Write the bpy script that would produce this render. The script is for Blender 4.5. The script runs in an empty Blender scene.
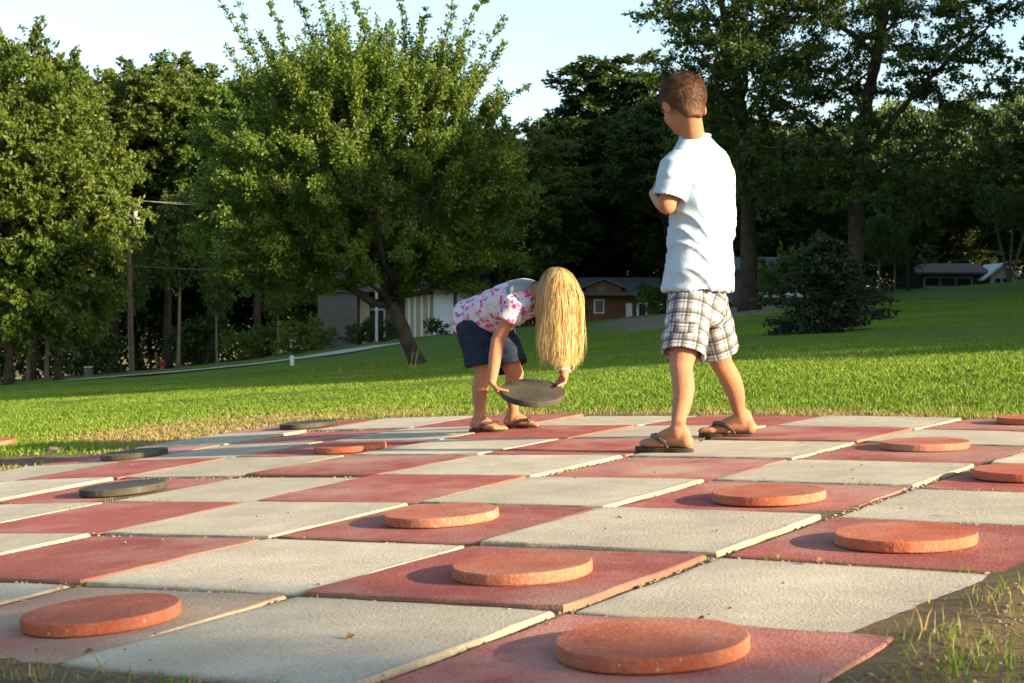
import bpy, math, random
import numpy as np
from mathutils import Vector, Matrix, noise as mnoise

rng = np.random.default_rng(11)
random.seed(5)
scene = bpy.context.scene
COL = scene.collection
R = math.radians

# ------------------------------------------------------------------ helpers
def tag(o, label=None, cat=None, group=None, kind=None):
    if label: o['label'] = label
    if cat: o['category'] = cat
    if group: o['group'] = group
    if kind: o['kind'] = kind
    return o

def empty(name, loc, label=None, cat=None, group=None, rz=0.0):
    o = bpy.data.objects.new(name, None)
    o.empty_display_size = 0.1
    COL.objects.link(o)
    o.location = loc
    o.rotation_euler = (0, 0, rz)
    return tag(o, label, cat, group)

def mesh_data(name, V, faces, smooth=False, attrs=None):
    """faces: list of (n,k) int arrays.  attrs: {name: (domain, per-element floats (n,) or (n,3))}"""
    V = np.asarray(V, np.float32).reshape(-1, 3)
    me = bpy.data.meshes.new(name)
    me.vertices.add(len(V))
    me.vertices.foreach_set('co', V.ravel())
    fs = [np.asarray(f, np.int32) for f in faces if len(f)]
    nl = sum(f.size for f in fs)
    nf = sum(len(f) for f in fs)
    me.loops.add(nl)
    me.polygons.add(nf)
    me.loops.foreach_set('vertex_index', np.concatenate([f.ravel() for f in fs]))
    tot = np.concatenate([np.full(len(f), f.shape[1], np.int32) for f in fs])
    st = np.concatenate([[0], np.cumsum(tot)[:-1]]).astype(np.int32)
    me.polygons.foreach_set('loop_start', st)
    try:
        me.polygons.foreach_set('loop_total', tot)
    except Exception:
        pass
    me.polygons.foreach_set('use_smooth', np.full(nf, bool(smooth)))
    for an, (dom, val) in (attrs or {}).items():
        val = np.asarray(val, np.float32)
        if val.ndim == 1:
            a = me.attributes.new(an, 'FLOAT', dom)
            a.data.foreach_set('value', val)
        else:
            a = me.attributes.new(an, 'FLOAT_VECTOR', dom)
            a.data.foreach_set('vector', val.ravel())
    me.update()
    me.validate()
    return me

def obj(name, me, mats, parent=None, loc=None):
    o = bpy.data.objects.new(name, me)
    COL.objects.link(o)
    for m in (mats if isinstance(mats, (list, tuple)) else [mats]):
        if m and me.materials.find(m.name) < 0: me.materials.append(m)
    if parent: o.parent = parent
    if loc is not None: o.location = loc
    return o

class MB:
    """collects shapes into one mesh"""
    def __init__(s): s.V = []; s.F = {}; s.n = 0; s.M = {}
    def add(s, V, F, mat=0):
        V = np.asarray(V, float).reshape(-1, 3)
        for f in F:
            f = np.asarray(f, int)
            if len(f) == 0: continue
            s.F.setdefault((f.shape[1], mat), []).append(f + s.n)
        s.V.append(V); s.n += len(V)
    def box(s, c, size, rz=0.0, mat=0, taper=1.0):
        x, y, z = [v / 2 for v in size]
        V = np.array([[-x,-y,-z],[x,-y,-z],[x,y,-z],[-x,y,-z],[-x*taper,-y*taper,z],[x*taper,-y*taper,z],[x*taper,y*taper,z],[-x*taper,y*taper,z]])
        c_, s_ = math.cos(rz), math.sin(rz)
        V = V @ np.array([[c_, s_, 0], [-s_, c_, 0], [0, 0, 1]])
        s.add(V + np.array(c), [[[0,3,2,1],[4,5,6,7],[0,1,5,4],[1,2,6,5],[2,3,7,6],[3,0,4,7]]], mat)
    def tube(s, P, rad, n=8, cap=True, mat=0):
        V, F, caps = tube(P, rad, n)
        s.add(V, [F] + ([c for c in caps] if cap else []), mat)
    def prism(s, poly, d, mat=0):
        """poly (n,3) planar outline extruded by vector d"""
        poly = np.asarray(poly, float); n = len(poly)
        V = np.concatenate([poly, poly + np.asarray(d, float)])
        s.add(V, [[list(range(n))[::-1]], [list(range(n, 2*n))], [[i, (i+1) % n, n + (i+1) % n, n + i] for i in range(n)]], mat)
    def build(s, name, mats, parent=None, smooth=False, loc=None):
        keys = list(s.F.keys())
        fs = [np.concatenate(s.F[k]) for k in keys]
        me = mesh_data(name, np.concatenate(s.V), fs, smooth)
        if any(k[1] for k in keys):
            mi = np.concatenate([np.full(len(f), k[1], np.int32) for k, f in zip(keys, fs)])
            if len(mi) == len(me.polygons): me.polygons.foreach_set('material_index', mi)
        return obj(name, me, mats, parent, loc)

def tube(P, rad, n=8):
    P = np.asarray(P, float); m = len(P)
    rad = np.broadcast_to(np.asarray(rad, float), (m,))
    T = np.gradient(P, axis=0); T /= np.linalg.norm(T, axis=1)[:, None] + 1e-9
    ref = np.array([0., 0, 1]) if abs(T[0, 2]) < .8 else np.array([1., 0, 0])
    V = []
    u = np.cross(T[0], ref); u /= np.linalg.norm(u)
    ang = np.arange(n) / n * 2 * np.pi
    for k in range(m):
        u = u - T[k] * (u @ T[k]); u /= np.linalg.norm(u) + 1e-9
        w = np.cross(T[k], u)
        V.append(P[k] + rad[k] * (np.cos(ang)[:, None] * u + np.sin(ang)[:, None] * w))
    V = np.concatenate(V)
    a = np.arange(n); b = (a + 1) % n
    F = np.concatenate([np.stack([k*n + a, k*n + b, (k+1)*n + b, (k+1)*n + a], 1) for k in range(m - 1)])
    return V, F, [[list(range(n))[::-1]], [list(range((m-1)*n, m*n))]]

# ------------------------------------------------------------------ materials
def node_mat(name):
    m = bpy.data.materials.new(name); m.use_nodes = True
    nt = m.node_tree; nt.nodes.clear()
    out = nt.nodes.new('ShaderNodeOutputMaterial')
    def N(t, **kw):
        n = nt.nodes.new(t)
        for k, v in kw.items():
            if k.startswith('in_'):
                key = k[3:]
                n.inputs[int(key) if key.isdigit() else key.replace('_', ' ')].default_value = v
            else: setattr(n, k, v)
        return n
    L = lambda a, b: nt.links.new(a, b)
    return m, N, L, out

def rgba(c): return (c[0], c[1], c[2], 1.0)

def ramp(N, L, fac, stops):
    r = N('ShaderNodeValToRGB')
    e = r.color_ramp.elements
    while len(e) < len(stops): e.new(0.5)
    for k, (p, c) in enumerate(stops):
        e[k].position = p; e[k].color = rgba(c) if len(c) == 3 else c
    L(fac, r.inputs[0]); return r.outputs[0]

def mixc(N, L, f, a, b, mode='MIX'):
    m = N('ShaderNodeMix', data_type='RGBA', blend_type=mode)
    for sock, v in ((m.inputs[0], f), (m.inputs[6], a), (m.inputs[7], b)):
        if hasattr(v, 'is_linked') or hasattr(v, 'links'): L(v, sock)
        elif isinstance(v, (int, float)): sock.default_value = v
        else: sock.default_value = rgba(v)
    return m.outputs[2]

def noise_tex(N, L, vec, scale, detail=4, rough=.55):
    n = N('ShaderNodeTexNoise'); n.inputs['Scale'].default_value = scale
    n.inputs['Detail'].default_value = detail; n.inputs['Roughness'].default_value = rough
    if vec is not None: L(vec, n.inputs['Vector'])
    return n.outputs[0]

def rough_mat(name, c1, c2, scale=8, rough=.85, bump=.3, bscale=60, spec=.3, c3=None, c3scale=2, obj_random=0.0, dist=.004, speck=None, edge=None):
    """two-tone weathered surface with a fine grain"""
    m, N, L, out = node_mat(name)
    p = N('ShaderNodeBsdfPrincipled'); L(p.outputs[0], out.inputs[0])
    tc = N('ShaderNodeTexCoord').outputs['Object']
    oi = N('ShaderNodeObjectInfo')
    if obj_random:
        add = N('ShaderNodeVectorMath', operation='ADD'); L(tc, add.inputs[0])
        sc = N('ShaderNodeVectorMath', operation='SCALE'); sc.inputs[0].default_value = (37, 91, 13); L(oi.outputs['Random'], sc.inputs['Scale'])
        L(sc.outputs[0], add.inputs[1]); tc = add.outputs[0]
    n1 = noise_tex(N, L, tc, scale, 6, .65)
    col = ramp(N, L, n1, [(.3, c1), (.7, c2)])
    if c3 is not None:
        n3 = noise_tex(N, L, tc, c3scale, 5, .6)
        f3 = ramp(N, L, n3, [(.45, (0, 0, 0)), (.70, (1, 1, 1))])
        col = mixc(N, L, f3, col, c3)
    g = noise_tex(N, L, tc, bscale, 3, .7)
    col = mixc(N, L, 1.0, col, ramp(N, L, g, [(.25, (.72, .72, .72)), (.75, (1.2, 1.2, 1.2))]), 'MULTIPLY')
    if speck:
        v = N('ShaderNodeTexVoronoi'); v.inputs['Scale'].default_value = speck[0]; L(tc, v.inputs['Vector'])
        f = ramp(N, L, v.outputs['Distance'], [(.06, (1, 1, 1)), (.16, (0, 0, 0))])
        col = mixc(N, L, f, col, speck[1])
    if edge is not None:                 # dirt worked into the edges
        ea = N('ShaderNodeAttribute', attribute_name='edge').outputs['Fac']
        en = ramp(N, L, noise_tex(N, L, tc, 22, 5, .7), [(.30, (.25, .25, .25)), (.62, (1, 1, 1))])
        em = N('ShaderNodeMath', operation='MULTIPLY'); L(ea, em.inputs[0]); L(en, em.inputs[1])
        col = mixc(N, L, em.outputs[0], col, edge)
    if obj_random:
        h = N('ShaderNodeHueSaturation'); L(col, h.inputs['Color'])
        mr = N('ShaderNodeMapRange'); L(oi.outputs['Random'], mr.inputs[0])
        mr.inputs[3].default_value = 1 - obj_random; mr.inputs[4].default_value = 1 + obj_random
        L(mr.outputs[0], h.inputs['Value']); col = h.outputs[0]
    L(col, p.inputs['Base Color'])
    p.inputs['Roughness'].default_value = rough
    p.inputs['Specular IOR Level'].default_value = spec
    if bump:
        b = N('ShaderNodeBump'); b.inputs['Strength'].default_value = bump; b.inputs['Distance'].default_value = dist
        L(g, b.inputs['Height']); L(b.outputs[0], p.inputs['Normal'])
    return m

def leaf_mat(name, dark, mid, light, transl=.35):
    m, N, L, out = node_mat(name)
    at = N('ShaderNodeAttribute', attribute_name='tint')
    oi = N('ShaderNodeObjectInfo')
    col = ramp(N, L, at.outputs['Fac'], [(0.0, dark), (.5, mid), (1.0, light)])
    h = N('ShaderNodeHueSaturation'); L(col, h.inputs['Color'])
    mr = N('ShaderNodeMapRange'); L(oi.outputs['Random'], mr.inputs[0]); mr.inputs[3].default_value = .85; mr.inputs[4].default_value = 1.15
    L(mr.outputs[0], h.inputs['Value'])
    mr2 = N('ShaderNodeMapRange'); L(oi.outputs['Random'], mr2.inputs[0]); mr2.inputs[3].default_value = .512; mr2.inputs[4].default_value = .488
    L(mr2.outputs[0], h.inputs['Hue'])
    p = N('ShaderNodeBsdfPrincipled'); L(h.outputs[0], p.inputs['Base Color'])
    p.inputs['Roughness'].default_value = .5; p.inputs['Specular IOR Level'].default_value = .35
    t = N('ShaderNodeBsdfTranslucent')
    g = mixc(N, L, 1.0, h.outputs[0], (1.25, 1.15, .5), 'MULTIPLY'); L(g, t.inputs[0])
    mx = N('ShaderNodeMixShader'); mx.inputs[0].default_value = transl
    L(p.outputs[0], mx.inputs[1]); L(t.outputs[0], mx.inputs[2]); L(mx.outputs[0], out.inputs[0])
    return m

# ------------------------------------------------------------------ camera, sky, sun
FPX, PITCH, ROLL, CAMH = 1595.19, -.02012, -.0665, .52044
cam = bpy.data.cameras.new('camera'); camo = bpy.data.objects.new('camera', cam); COL.objects.link(camo)
camo.location = (0, 0, CAMH); camo.rotation_euler = (math.pi/2 + PITCH, 0, 0)
cam.sensor_width = 36; cam.lens = FPX * 36 / 1024; cam.clip_start = .05; cam.clip_end = 3000
cam.dof.use_dof = True; cam.dof.focus_distance = 5.3; cam.dof.aperture_fstop = 16
scene.camera = camo
HZ = 341.5 + FPX * math.tan(PITCH)          # image row of the true horizon

def W(u, v, Y):
    """world point seen at pixel (u,v) when it stands Y metres away"""
    cp, sp = math.cos(PITCH), math.sin(PITCH)
    x, uu = (u - 512) / FPX, (341.5 - v) / FPX
    yy, zz = cp - sp*uu, sp + cp*uu
    return np.array([x * Y / yy, Y, CAMH + zz * Y / yy])

SUN_AZ = math.atan2(-.50, .866)             # direction towards the sun in plan
SUN_EL = R(15.5)
world = bpy.data.worlds.new('World'); scene.world = world; world.use_nodes = True
wn = world.node_tree.nodes; bg = wn['Background']
sky = wn.new('ShaderNodeTexSky'); sky.sky_type = 'NISHITA'; sky.sun_disc = False
sky.sun_elevation = SUN_EL
sky.sun_rotation = math.pi/2 - SUN_AZ
sky.air_density = 1.0; sky.dust_density = 1.6; sky.ozone_density = 1.2
world.node_tree.links.new(sky.outputs[0], bg.inputs[0]); bg.inputs[1].default_value = .105
sl = bpy.data.lights.new('sun', 'SUN'); sl.energy = 4.9; sl.angle = R(.55); sl.color = (1.0, .79, .53)
so = bpy.data.objects.new('sun', sl); COL.objects.link(so)
sd = Vector((math.cos(SUN_AZ)*math.cos(SUN_EL), math.sin(SUN_AZ)*math.cos(SUN_EL), math.sin(SUN_EL)))
so.rotation_euler = sd.to_track_quat('Z', 'Y').to_euler(); so.location = sd * 60
scene.view_settings.view_transform = 'Standard'; scene.view_settings.look = 'None'
scene.view_settings.exposure = 1.78; scene.view_settings.gamma = 1
scene.view_settings.use_curve_mapping = False
cy = scene.cycles
cy.max_bounces = 6; cy.diffuse_bounces = 3; cy.glossy_bounces = 2; cy.transmission_bounces = 3; cy.transparent_max_bounces = 4
cy.use_denoising = True
cy.sample_clamp_indirect = 6

# ------------------------------------------------------------------ the board's plane and the terrain
YAW, OX, OY, TS = -.576, -.96333, 3.41647, .61
CR = (-.00298, -.00349, -.00138)
def crown(i, j):
    a, b = i + 1, j - 3
    return CR[0]*a*a + CR[1]*a*b + CR[2]*b*b
def _plane_pt(X, Y, Z):
    cp, sp = math.cos(PITCH), math.sin(PITCH); Z = Z - CAMH
    d = cp*Y + sp*Z; u = -sp*Y + cp*Z
    sr, cr = math.sin(ROLL), math.cos(ROLL)
    x2 = cr*X + sr*u; u2 = -sr*X + cr*u
    return np.array([x2, cp*d - sp*u2, sp*d + cp*u2 + CAMH])
def _bp(i, j, z):
    c, s = math.cos(YAW), math.sin(YAW)
    return _plane_pt(OX + TS*(c*i - s*j), OY + TS*(s*i + c*j), z)
A0 = _bp(0, 0, 0); AI = _bp(1, 0, 0) - A0; AJ = _bp(0, 1, 0) - A0; AZ = _bp(0, 0, 1) - A0
def B(i, j, z=0.0):
    return A0 + i*AI + j*AJ + (crown(i, j) + z) * AZ
M2 = np.linalg.inv(np.array([[AI[0], AJ[0]], [AI[1], AJ[1]]]))
def ij_of(X, Y):
    X, Y = np.asarray(X, float) - A0[0], np.asarray(Y, float) - A0[1]
    return M2[0,0]*X + M2[0,1]*Y, M2[1,0]*X + M2[1,1]*Y
def smooth(a, b, x):
    t = np.clip((x - a) / (b - a), 0, 1); return t*t*(3 - 2*t)
def board_dist(i, j):
    """signed distance in metres outside the 8 x 8 board"""
    di = np.maximum(-5 - i, i - 3); dj = np.maximum(-1 - j, j - 7)
    out = np.hypot(np.maximum(di, 0), np.maximum(dj, 0)); ins = np.minimum(np.maximum(di, dj), 0)
    return (out + ins) * TS
def top_z(X, Y):
    """height of the board's upper surface (carried on a little beyond its edges)"""
    i, j = ij_of(X, Y)
    ic, jc = np.clip(i, -5.2, 3.2), np.clip(j, -1.2, 7.2)
    fade = 1 - smooth(.3, 4.0, board_dist(i, j))
    return A0[2] + i*AI[2] + j*AJ[2] + crown(ic, jc) * fade
def ground_z(X, Y):
    X = np.asarray(X, float); Y = np.asarray(Y, float)
    i, j = ij_of(X, Y); d = board_dist(i, j)
    z = top_z(X, Y) - .007 + .0 * smooth(.0, .25, d)
    Yp = np.maximum(Y, 1.0)
    x = 512 + FPX * X / Yp
    near = np.interp(x, [0, 420, 760], [40, 40, 0])
    far = np.interp(x, [-200, 0, 150, 250, 330, 400, 460, 600, 750, 950, 1400], [36, 36, 33, 28, 21, 15, 13, 8, 0, -4, -8])
    t = smooth(32, 80, Yp)
    off = near*(1-t) + far*t
    e = np.maximum(Yp - 10, 0); e = e*e / (e + 4)
    z = z - off / FPX * e
    # wind-blown earth that has crept over the near edges of the board
    z = z + .016*np.exp(-((j + 1.14)/.13)**2)*smooth(3.4, 2.6, i)*(.6 + .8*fbm(X, Y, 6, 31)) + .016*np.exp(-((i - 3.12)/.13)**2)*np.where((j > -1.3) & (j < 1.6), 1, 0)*(.4 + fbm(X, Y, 6, 33))
    # away from the view the fan shape is eased out
    return np.where(np.abs(X) > 60, z*np.exp(-(np.abs(X)-60)/80), z)
def rand2(X, Y, s, seed=0):
    """cheap smooth value noise, vectorised"""
    x = np.asarray(X) * s + 17.3*seed; y = np.asarray(Y) * s - 9.1*seed
    xi, yi = np.floor(x), np.floor(y); fx, fy = x - xi, y - yi
    fx, fy = fx*fx*(3-2*fx), fy*fy*(3-2*fy)
    h = lambda a, b: np.modf(np.abs(np.sin(a*127.1 + b*311.7 + seed*74.7) * 43758.5453))[0]
    return (h(xi, yi)*(1-fx) + h(xi+1, yi)*fx)*(1-fy) + (h(xi, yi+1)*(1-fx) + h(xi+1, yi+1)*fx)*fy
def fbm(X, Y, s, seed=0):
    return .55*rand2(X, Y, s, seed) + .3*rand2(X, Y, s*2.1, seed+1) + .15*rand2(X, Y, s*4.3, seed+2)
def cover(X, Y):
    """(soil, straw) shares of the ground cover at a point"""
    i, j = ij_of(X, Y); d = board_dist(i, j)
    n = fbm(X, Y, 2.2, 3); n2 = fbm(X, Y, .7, 8)
    soil = 1 - smooth(.0, .16, d - (n - .5)*.35)
    front = smooth(.3, -.3, j + 1 - .8*0) * 1.0
    # trampled earth in front of and to the right of the board
    soil = np.maximum(soil, (1 - smooth(.5, 1.3, d + (n - .5)*.9)) * np.where((j < 0) | (i > 3), 1, 0) * np.where(Y < 5, 1, 0) * .9)
    # sandy patch left of the board
    soil = np.maximum(soil, (1 - smooth(.1, .55, np.hypot((i + 5.7)/1.5, (j - 4.4)/1.0)*.62 + (n - .5)*.3)))
    straw = 1 - smooth(.08, .34, d - (n - .5)*.5)
    bl = np.exp(-(((i + 5.6)/1.7)**2 + ((j - 6.9)/1.5)**2))        # dry patch at the far left corner
    straw = np.maximum(straw, np.clip(bl*2.0 - (n - .25)*1.4, 0, 1))
    # earth banks under the far trees, a worn patch on the right-hand rise
    x = 512 + FPX*np.asarray(X)/np.maximum(Y, 1)
    bank = smooth(585, 640, x)*(1 - smooth(770, 800, x))*smooth(33, 42, Y)*(1 - smooth(75, 90, Y))
    soil = np.maximum(soil, bank*smooth(.3, .5, n2 + .15))
    worn = np.exp(-(((x - 965)/45)**2 + ((Y - 47)/7)**2))
    soil = np.maximum(soil, np.clip(worn*1.2 - (n2 - .4), 0, 1)*.8)
    forest = smooth(70, 85, Y)*(1 - smooth(-100, 340, x)*0)
    soil = np.maximum(soil, smooth(78, 95, Y)*.8)
    return np.clip(soil, 0, 1), np.clip(straw, 0, 1)
# ------------------------------------------------------------------ ground sheet
def axis(segs):
    out = []
    for a, b, n in segs: out.append(np.linspace(a, b, n, endpoint=False))
    out.append([segs[-1][1]]); return np.concatenate(out)
gx = axis([(-900, -120, 14), (-120, -30, 36), (-30, -6.5, 40), (-6.5, 4.5, 184), (4.5, 30, 44), (30, 120, 36), (120, 900, 14)])
gy = axis([(-300, -20, 10), (-20, 1.2, 22), (1.2, 10.5, 155), (10.5, 20, 48), (20, 60, 80), (60, 120, 60), (120, 1500, 30)])
GX, GY = np.meshgrid(gx, gy)
GZ = ground_z(GX, GY)
rough = (fbm(GX, GY, 5, 21) - .5)*.02 + (fbm(GX, GY, .35, 22) - .5)*.10*smooth(9, 14, GY)
bd = board_dist(*ij_of(GX, GY))
GZ = GZ + rough*smooth(0.0, .4, bd)
soil, straw = cover(GX, GY)
ny, nx = GX.shape
idx = np.arange(ny*nx).reshape(ny, nx)
F = np.stack([idx[:-1, :-1], idx[:-1, 1:], idx[1:, 1:], idx[1:, :-1]], -1).reshape(-1, 4)
m, N, L, out = node_mat('lawn_and_soil')
p = N('ShaderNodeBsdfPrincipled'); L(p.outputs[0], out.inputs[0])
tc = N('ShaderNodeTexCoord').outputs['Object']
a1 = N('ShaderNodeAttribute', attribute_name='soil').outputs['Fac']
a2 = N('ShaderNodeAttribute', attribute_name='straw').outputs['Fac']
ng = noise_tex(N, L, tc, 1.3, 8, .7); nf = noise_tex(N, L, tc, 28, 5, .7)
grass = mixc(N, L, .5, ramp(N, L, ng, [(.3, (.06, .125, .010)), (.7, (.115, .185, .018))]), ramp(N, L, nf, [(.3, (.055, .11, .010)), (.7, (.135, .20, .024))]))
dirt = mixc(N, L, .5, ramp(N, L, ng, [(.3, (.13, .09, .05)), (.7, (.25, .18, .10))]), ramp(N, L, nf, [(.3, (.11, .08, .05)), (.7, (.33, .25, .16))]))
stc = ramp(N, L, nf, [(.3, (.16, .13, .05)), (.7, (.36, .28, .12))])
c = mixc(N, L, a2, grass, stc); c = mixc(N, L, a1, c, dirt)
L(c, p.inputs['Base Color']); p.inputs['Roughness'].default_value = .95; p.inputs['Specular IOR Level'].default_value = .1
b = N('ShaderNodeBump'); b.inputs['Strength'].default_value = .9; b.inputs['Distance'].default_value = .03
L(noise_tex(N, L, tc, 60, 5, .8), b.inputs['Height']); L(b.outputs[0], p.inputs['Normal'])
M_ground = m
g = obj('ground', mesh_data('ground', np.stack([GX, GY, GZ], -1), [F], True, {'soil': ('POINT', soil.ravel()), 'straw': ('POINT', straw.ravel())}), M_ground)
tag(g, kind='structure')

# pale road that climbs from the left towards the house
def ground_row(x, v, lo, hi):
    best = None
    for Y in np.linspace(lo, hi, 120):
        X = (x - 512)/FPX*Y
        vv = HZ - (float(ground_z(X, Y)) - CAMH)/Y*FPX
        if best is None or abs(vv - v) < best[0]: best = (abs(vv - v), X, Y)
    return best[1:]
rp = []
for x, v in ((60, 382),  (140, 375.5), (200, 370.5), (260, 364), (310, 358), (350, 351), (400, 343.5)):
    rp.append(ground_row(x, v, 40, 92))
rp = np.array(rp)
tt = np.linspace(0, len(rp) - 1, 60)
rx = np.interp(tt, np.arange(len(rp)), rp[:, 0]); ry = np.interp(tt, np.arange(len(rp)), rp[:, 1])
ker = np.ones(9)/9
rx = np.convolve(np.pad(rx, 4, mode='edge'), ker, 'valid'); ry = np.convolve(np.pad(ry, 4, mode='edge'), ker, 'valid')
dx, dy = np.gradient(rx), np.gradient(ry); ln = np.hypot(dx, dy); nxv, nyv = -dy/ln, dx/ln
V = []
for s in np.linspace(-1.5, 1.5, 7):
    X, Y = rx + nxv*s, ry + nyv*s
    V.append(np.stack([X, Y, ground_z(X, Y) + .05], -1))
V = np.stack(V, 1); n = V.shape[0]; ix = np.arange(n*7).reshape(n, 7)
F = np.stack([ix[:-1, :-1], ix[1:, :-1], ix[1:, 1:], ix[:-1, 1:]], -1).reshape(-1, 4)
M_road = rough_mat('pale_worn_concrete', (.36, .34, .30), (.48, .46, .41), 1.5, .9, .2, 30)
tag(obj('road', mesh_data('road', V, [F], True), M_road), kind='structure')

# ------------------------------------------------------------------ grass blades
def blade_mesh(X, Y, h, w, lean, col, z=None):
    n = len(X)
    z = ground_z(X, Y) - .004 if z is None else z
    a = rng.uniform(0, 2*np.pi, n); b = rng.uniform(0, 2*np.pi, n)
    base = np.stack([X, Y, z], -1)
    side = np.stack([np.cos(a), np.sin(a), np.zeros(n)], -1) * (w/2)[:, None]
    bend = np.stack([np.cos(b), np.sin(b), np.zeros(n)], -1) * (h*lean)[:, None]
    up = np.zeros((n, 3)); up[:, 2] = h
    v0, v1 = base - side, base + side
    mid = base + up*.55 + bend*.35
    v2, v3 = mid + side*.75, mid - side*.75
    tip = base + up + bend
    V = np.stack([v0, v1, v2, v3, tip], 1).reshape(-1, 3)
    k = np.arange(n)*5
    return V, [np.stack([k, k+1, k+2, k+3], 1), np.stack([k+3, k+2, k+4], 1)], np.repeat(col, 5)
m, N, L, out = node_mat('grass_blade')
at = N('ShaderNodeAttribute', attribute_name='tint').outputs['Fac']
col = ramp(N, L, at, [(0, (.06, .12, .010)), (.3, (.13, .22, .018)), (.6, (.20, .29, .028)), (.8, (.24, .24, .055)), (1, (.38, .275, .125))])
p = N('ShaderNodeBsdfPrincipled'); L(col, p.inputs['Base Color']); p.inputs['Roughness'].default_value = .55; p.inputs['Specular IOR Level'].default_value = .3
t = N('ShaderNodeBsdfTranslucent'); L(col, t.inputs[0])
mx = N('ShaderNodeMixShader'); mx.inputs[0].default_value = .45
L(p.outputs[0], mx.inputs[1]); L(t.outputs[0], mx.inputs[2]); L(mx.outputs[0], out.inputs[0])
M_blade = m
nb = 520000
# density falls with distance
Yb = 5.0 * (48/5.0) ** rng.random(nb)
Xb = rng.uniform(-1, 1, nb) * (.345*Yb + .7)
i, j = ij_of(Xb, Yb); d = board_dist(i, j)
so_, st_ = cover(Xb, Yb)
keep = (d > .03) & (rng.random(nb) > so_*1.05)
Xb, Yb, so_, st_, d = Xb[keep], Yb[keep], so_[keep], st_[keep], d[keep]
nb = len(Xb)
patch = fbm(Xb, Yb, .55, 5); fine = fbm(Xb, Yb, 3.5, 6)
h = (.012 + .014*rng.random(nb) + .012*(fine - .3)) * (1 + Yb/60)
h *= (1 - .35*st_)
h = np.maximum(h, .010)
w = .0042*(1 + Yb/7)
tint = .36 + .34*(patch - .5) + .28*(fine - .5) + rng.normal(0, .08, nb)
tint = np.where(rng.random(nb) < .05, .75, tint)
tint = np.clip(tint + st_*rng.uniform(.25, .75, nb), 0, 1)
V, Fs, tv = blade_mesh(Xb, Yb, h, w, rng.uniform(.1, .9, nb), tint)
tag(obj('grass', mesh_data('grass', V, Fs, False, {'tint': ('POINT', tv)}), M_blade), kind='stuff')
# weeds and dead stalks round the board's edges and in its joints
Xs, Ys, Hs, Ws, Ts = [], [], [], [], []
def tuft(X, Y, n, r, h, t, wide=.004):
    Xs.append(X + rng.normal(0, r, n)); Ys.append(Y + rng.normal(0, r, n)); Hs.append(rng.uniform(.4, 1.1, n)*h); Ws.append(np.full(n, wide)); Ts.append(np.clip(rng.normal(t, .12, n), 0, 1))
for k in range(60):                      # earth at the near right corner
    jj = rng.uniform(-1.9, 1.4); ii = 3.12 + abs(rng.normal(0, .35))
    P = B(ii, jj); tuft(P[0], P[1], rng.integers(6, 18), .02, rng.uniform(.012, .032), rng.choice([.3, .85, .92]), .0026)
for u, v, n, hh, t in ((965, 655, 34, .035, .3), (945, 678, 30, .035, .25), (1005, 672, 30, .045, .3), (925, 645, 20, .05, .9), (1015, 600, 24, .035, .4), (985, 612, 30, .03, .9), (1010, 628, 14, .05, .85)):
    P = W(u, v, 2.0); t_ = (CAMH - float(ground_z(P[0], 2.0)))/(CAMH - P[2]); Y = 2.0*t_*1.0
    tuft(P[0]*t_, Y, n, .035, hh, t, .0032)
for k in range(60):                      # strip of sparse grass along the near edge
    ii = rng.uniform(-4, 3); P = B(ii, -1.05 - abs(rng.normal(0, .25)))
    tuft(P[0], P[1], rng.integers(6, 20), .02, rng.uniform(.015, .035), rng.choice([.3, .4, .85]), .003)
for k in range(130):                     # moss and seedlings in the joints
    if rng.random() < .7: P = B(rng.uniform(-5, 3), float(rng.integers(-1, 7)) + rng.normal(0, .006))
    else: P = B(float(rng.integers(-5, 3)), rng.uniform(-1, 7))
    tuft(P[0], P[1], rng.integers(4, 14), .012, rng.uniform(.012, .026), rng.choice([.25, .5, .85]), .0028)
for k in range(170):                     # dry stalks at the far side
    ii = rng.uniform(-5.6, 3); P = B(ii, 7.05 + abs(rng.normal(0, .3)))
    tuft(P[0], P[1], rng.integers(6, 18), .05, rng.uniform(.03, .06), .9, .004)
for x, v0, hh in ((313, 376, .35), (325, 376, .22), (380, 372, .38), (408, 371, .40), (341, 375, .2), (362, 374, .25)):
    X, Y = ground_row(x, v0, 18, 40); tuft(X, Y, 5, .05, hh, .85, .012)
X, Y, h, w, t = [np.concatenate(q) for q in (Xs, Ys, Hs, Ws, Ts)]
V, Fs, tv = blade_mesh(X, Y, h, w, rng.uniform(.1, .8, len(X)), t)
tag(obj('weeds', mesh_data('weeds', V, Fs, False, {'tint': ('POINT', tv)}), M_blade), kind='stuff')

# dry straw and thatch lying on the bare earth
n = 9000
ii = np.where(rng.random(n) < .6, 3.06 + np.abs(rng.normal(0, .7, n)), rng.uniform(-5, 4, n)); jj = np.where(ii > 3, rng.uniform(-2.2, 3, n), -1.05 - np.abs(rng.normal(0, .25, n)))
k = n // 3; ii[:k] = rng.uniform(-6.2, 3, k); jj[:k] = 7.03 + np.abs(rng.normal(0, .3, k))
Pq = A0 + ii[:, None]*AI + jj[:, None]*AJ; X, Y = Pq[:, 0], Pq[:, 1]; Z = ground_z(X, Y) + .006
a = rng.uniform(0, 6.28, n); ln = rng.uniform(.012, .045, n); w = rng.uniform(.0008, .0018, n)
d1 = np.stack([np.cos(a)*ln, np.sin(a)*ln, rng.normal(.05, .25, n)*ln], 1); s1 = np.stack([-np.sin(a)*w, np.cos(a)*w, np.zeros(n)], 1); Pb = np.stack([X, Y, Z], 1)
V = np.stack([Pb - s1, Pb + s1, Pb + d1 + s1*.6, Pb + d1 - s1*.6], 1).reshape(-1, 3); q = np.arange(n)*4
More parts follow.
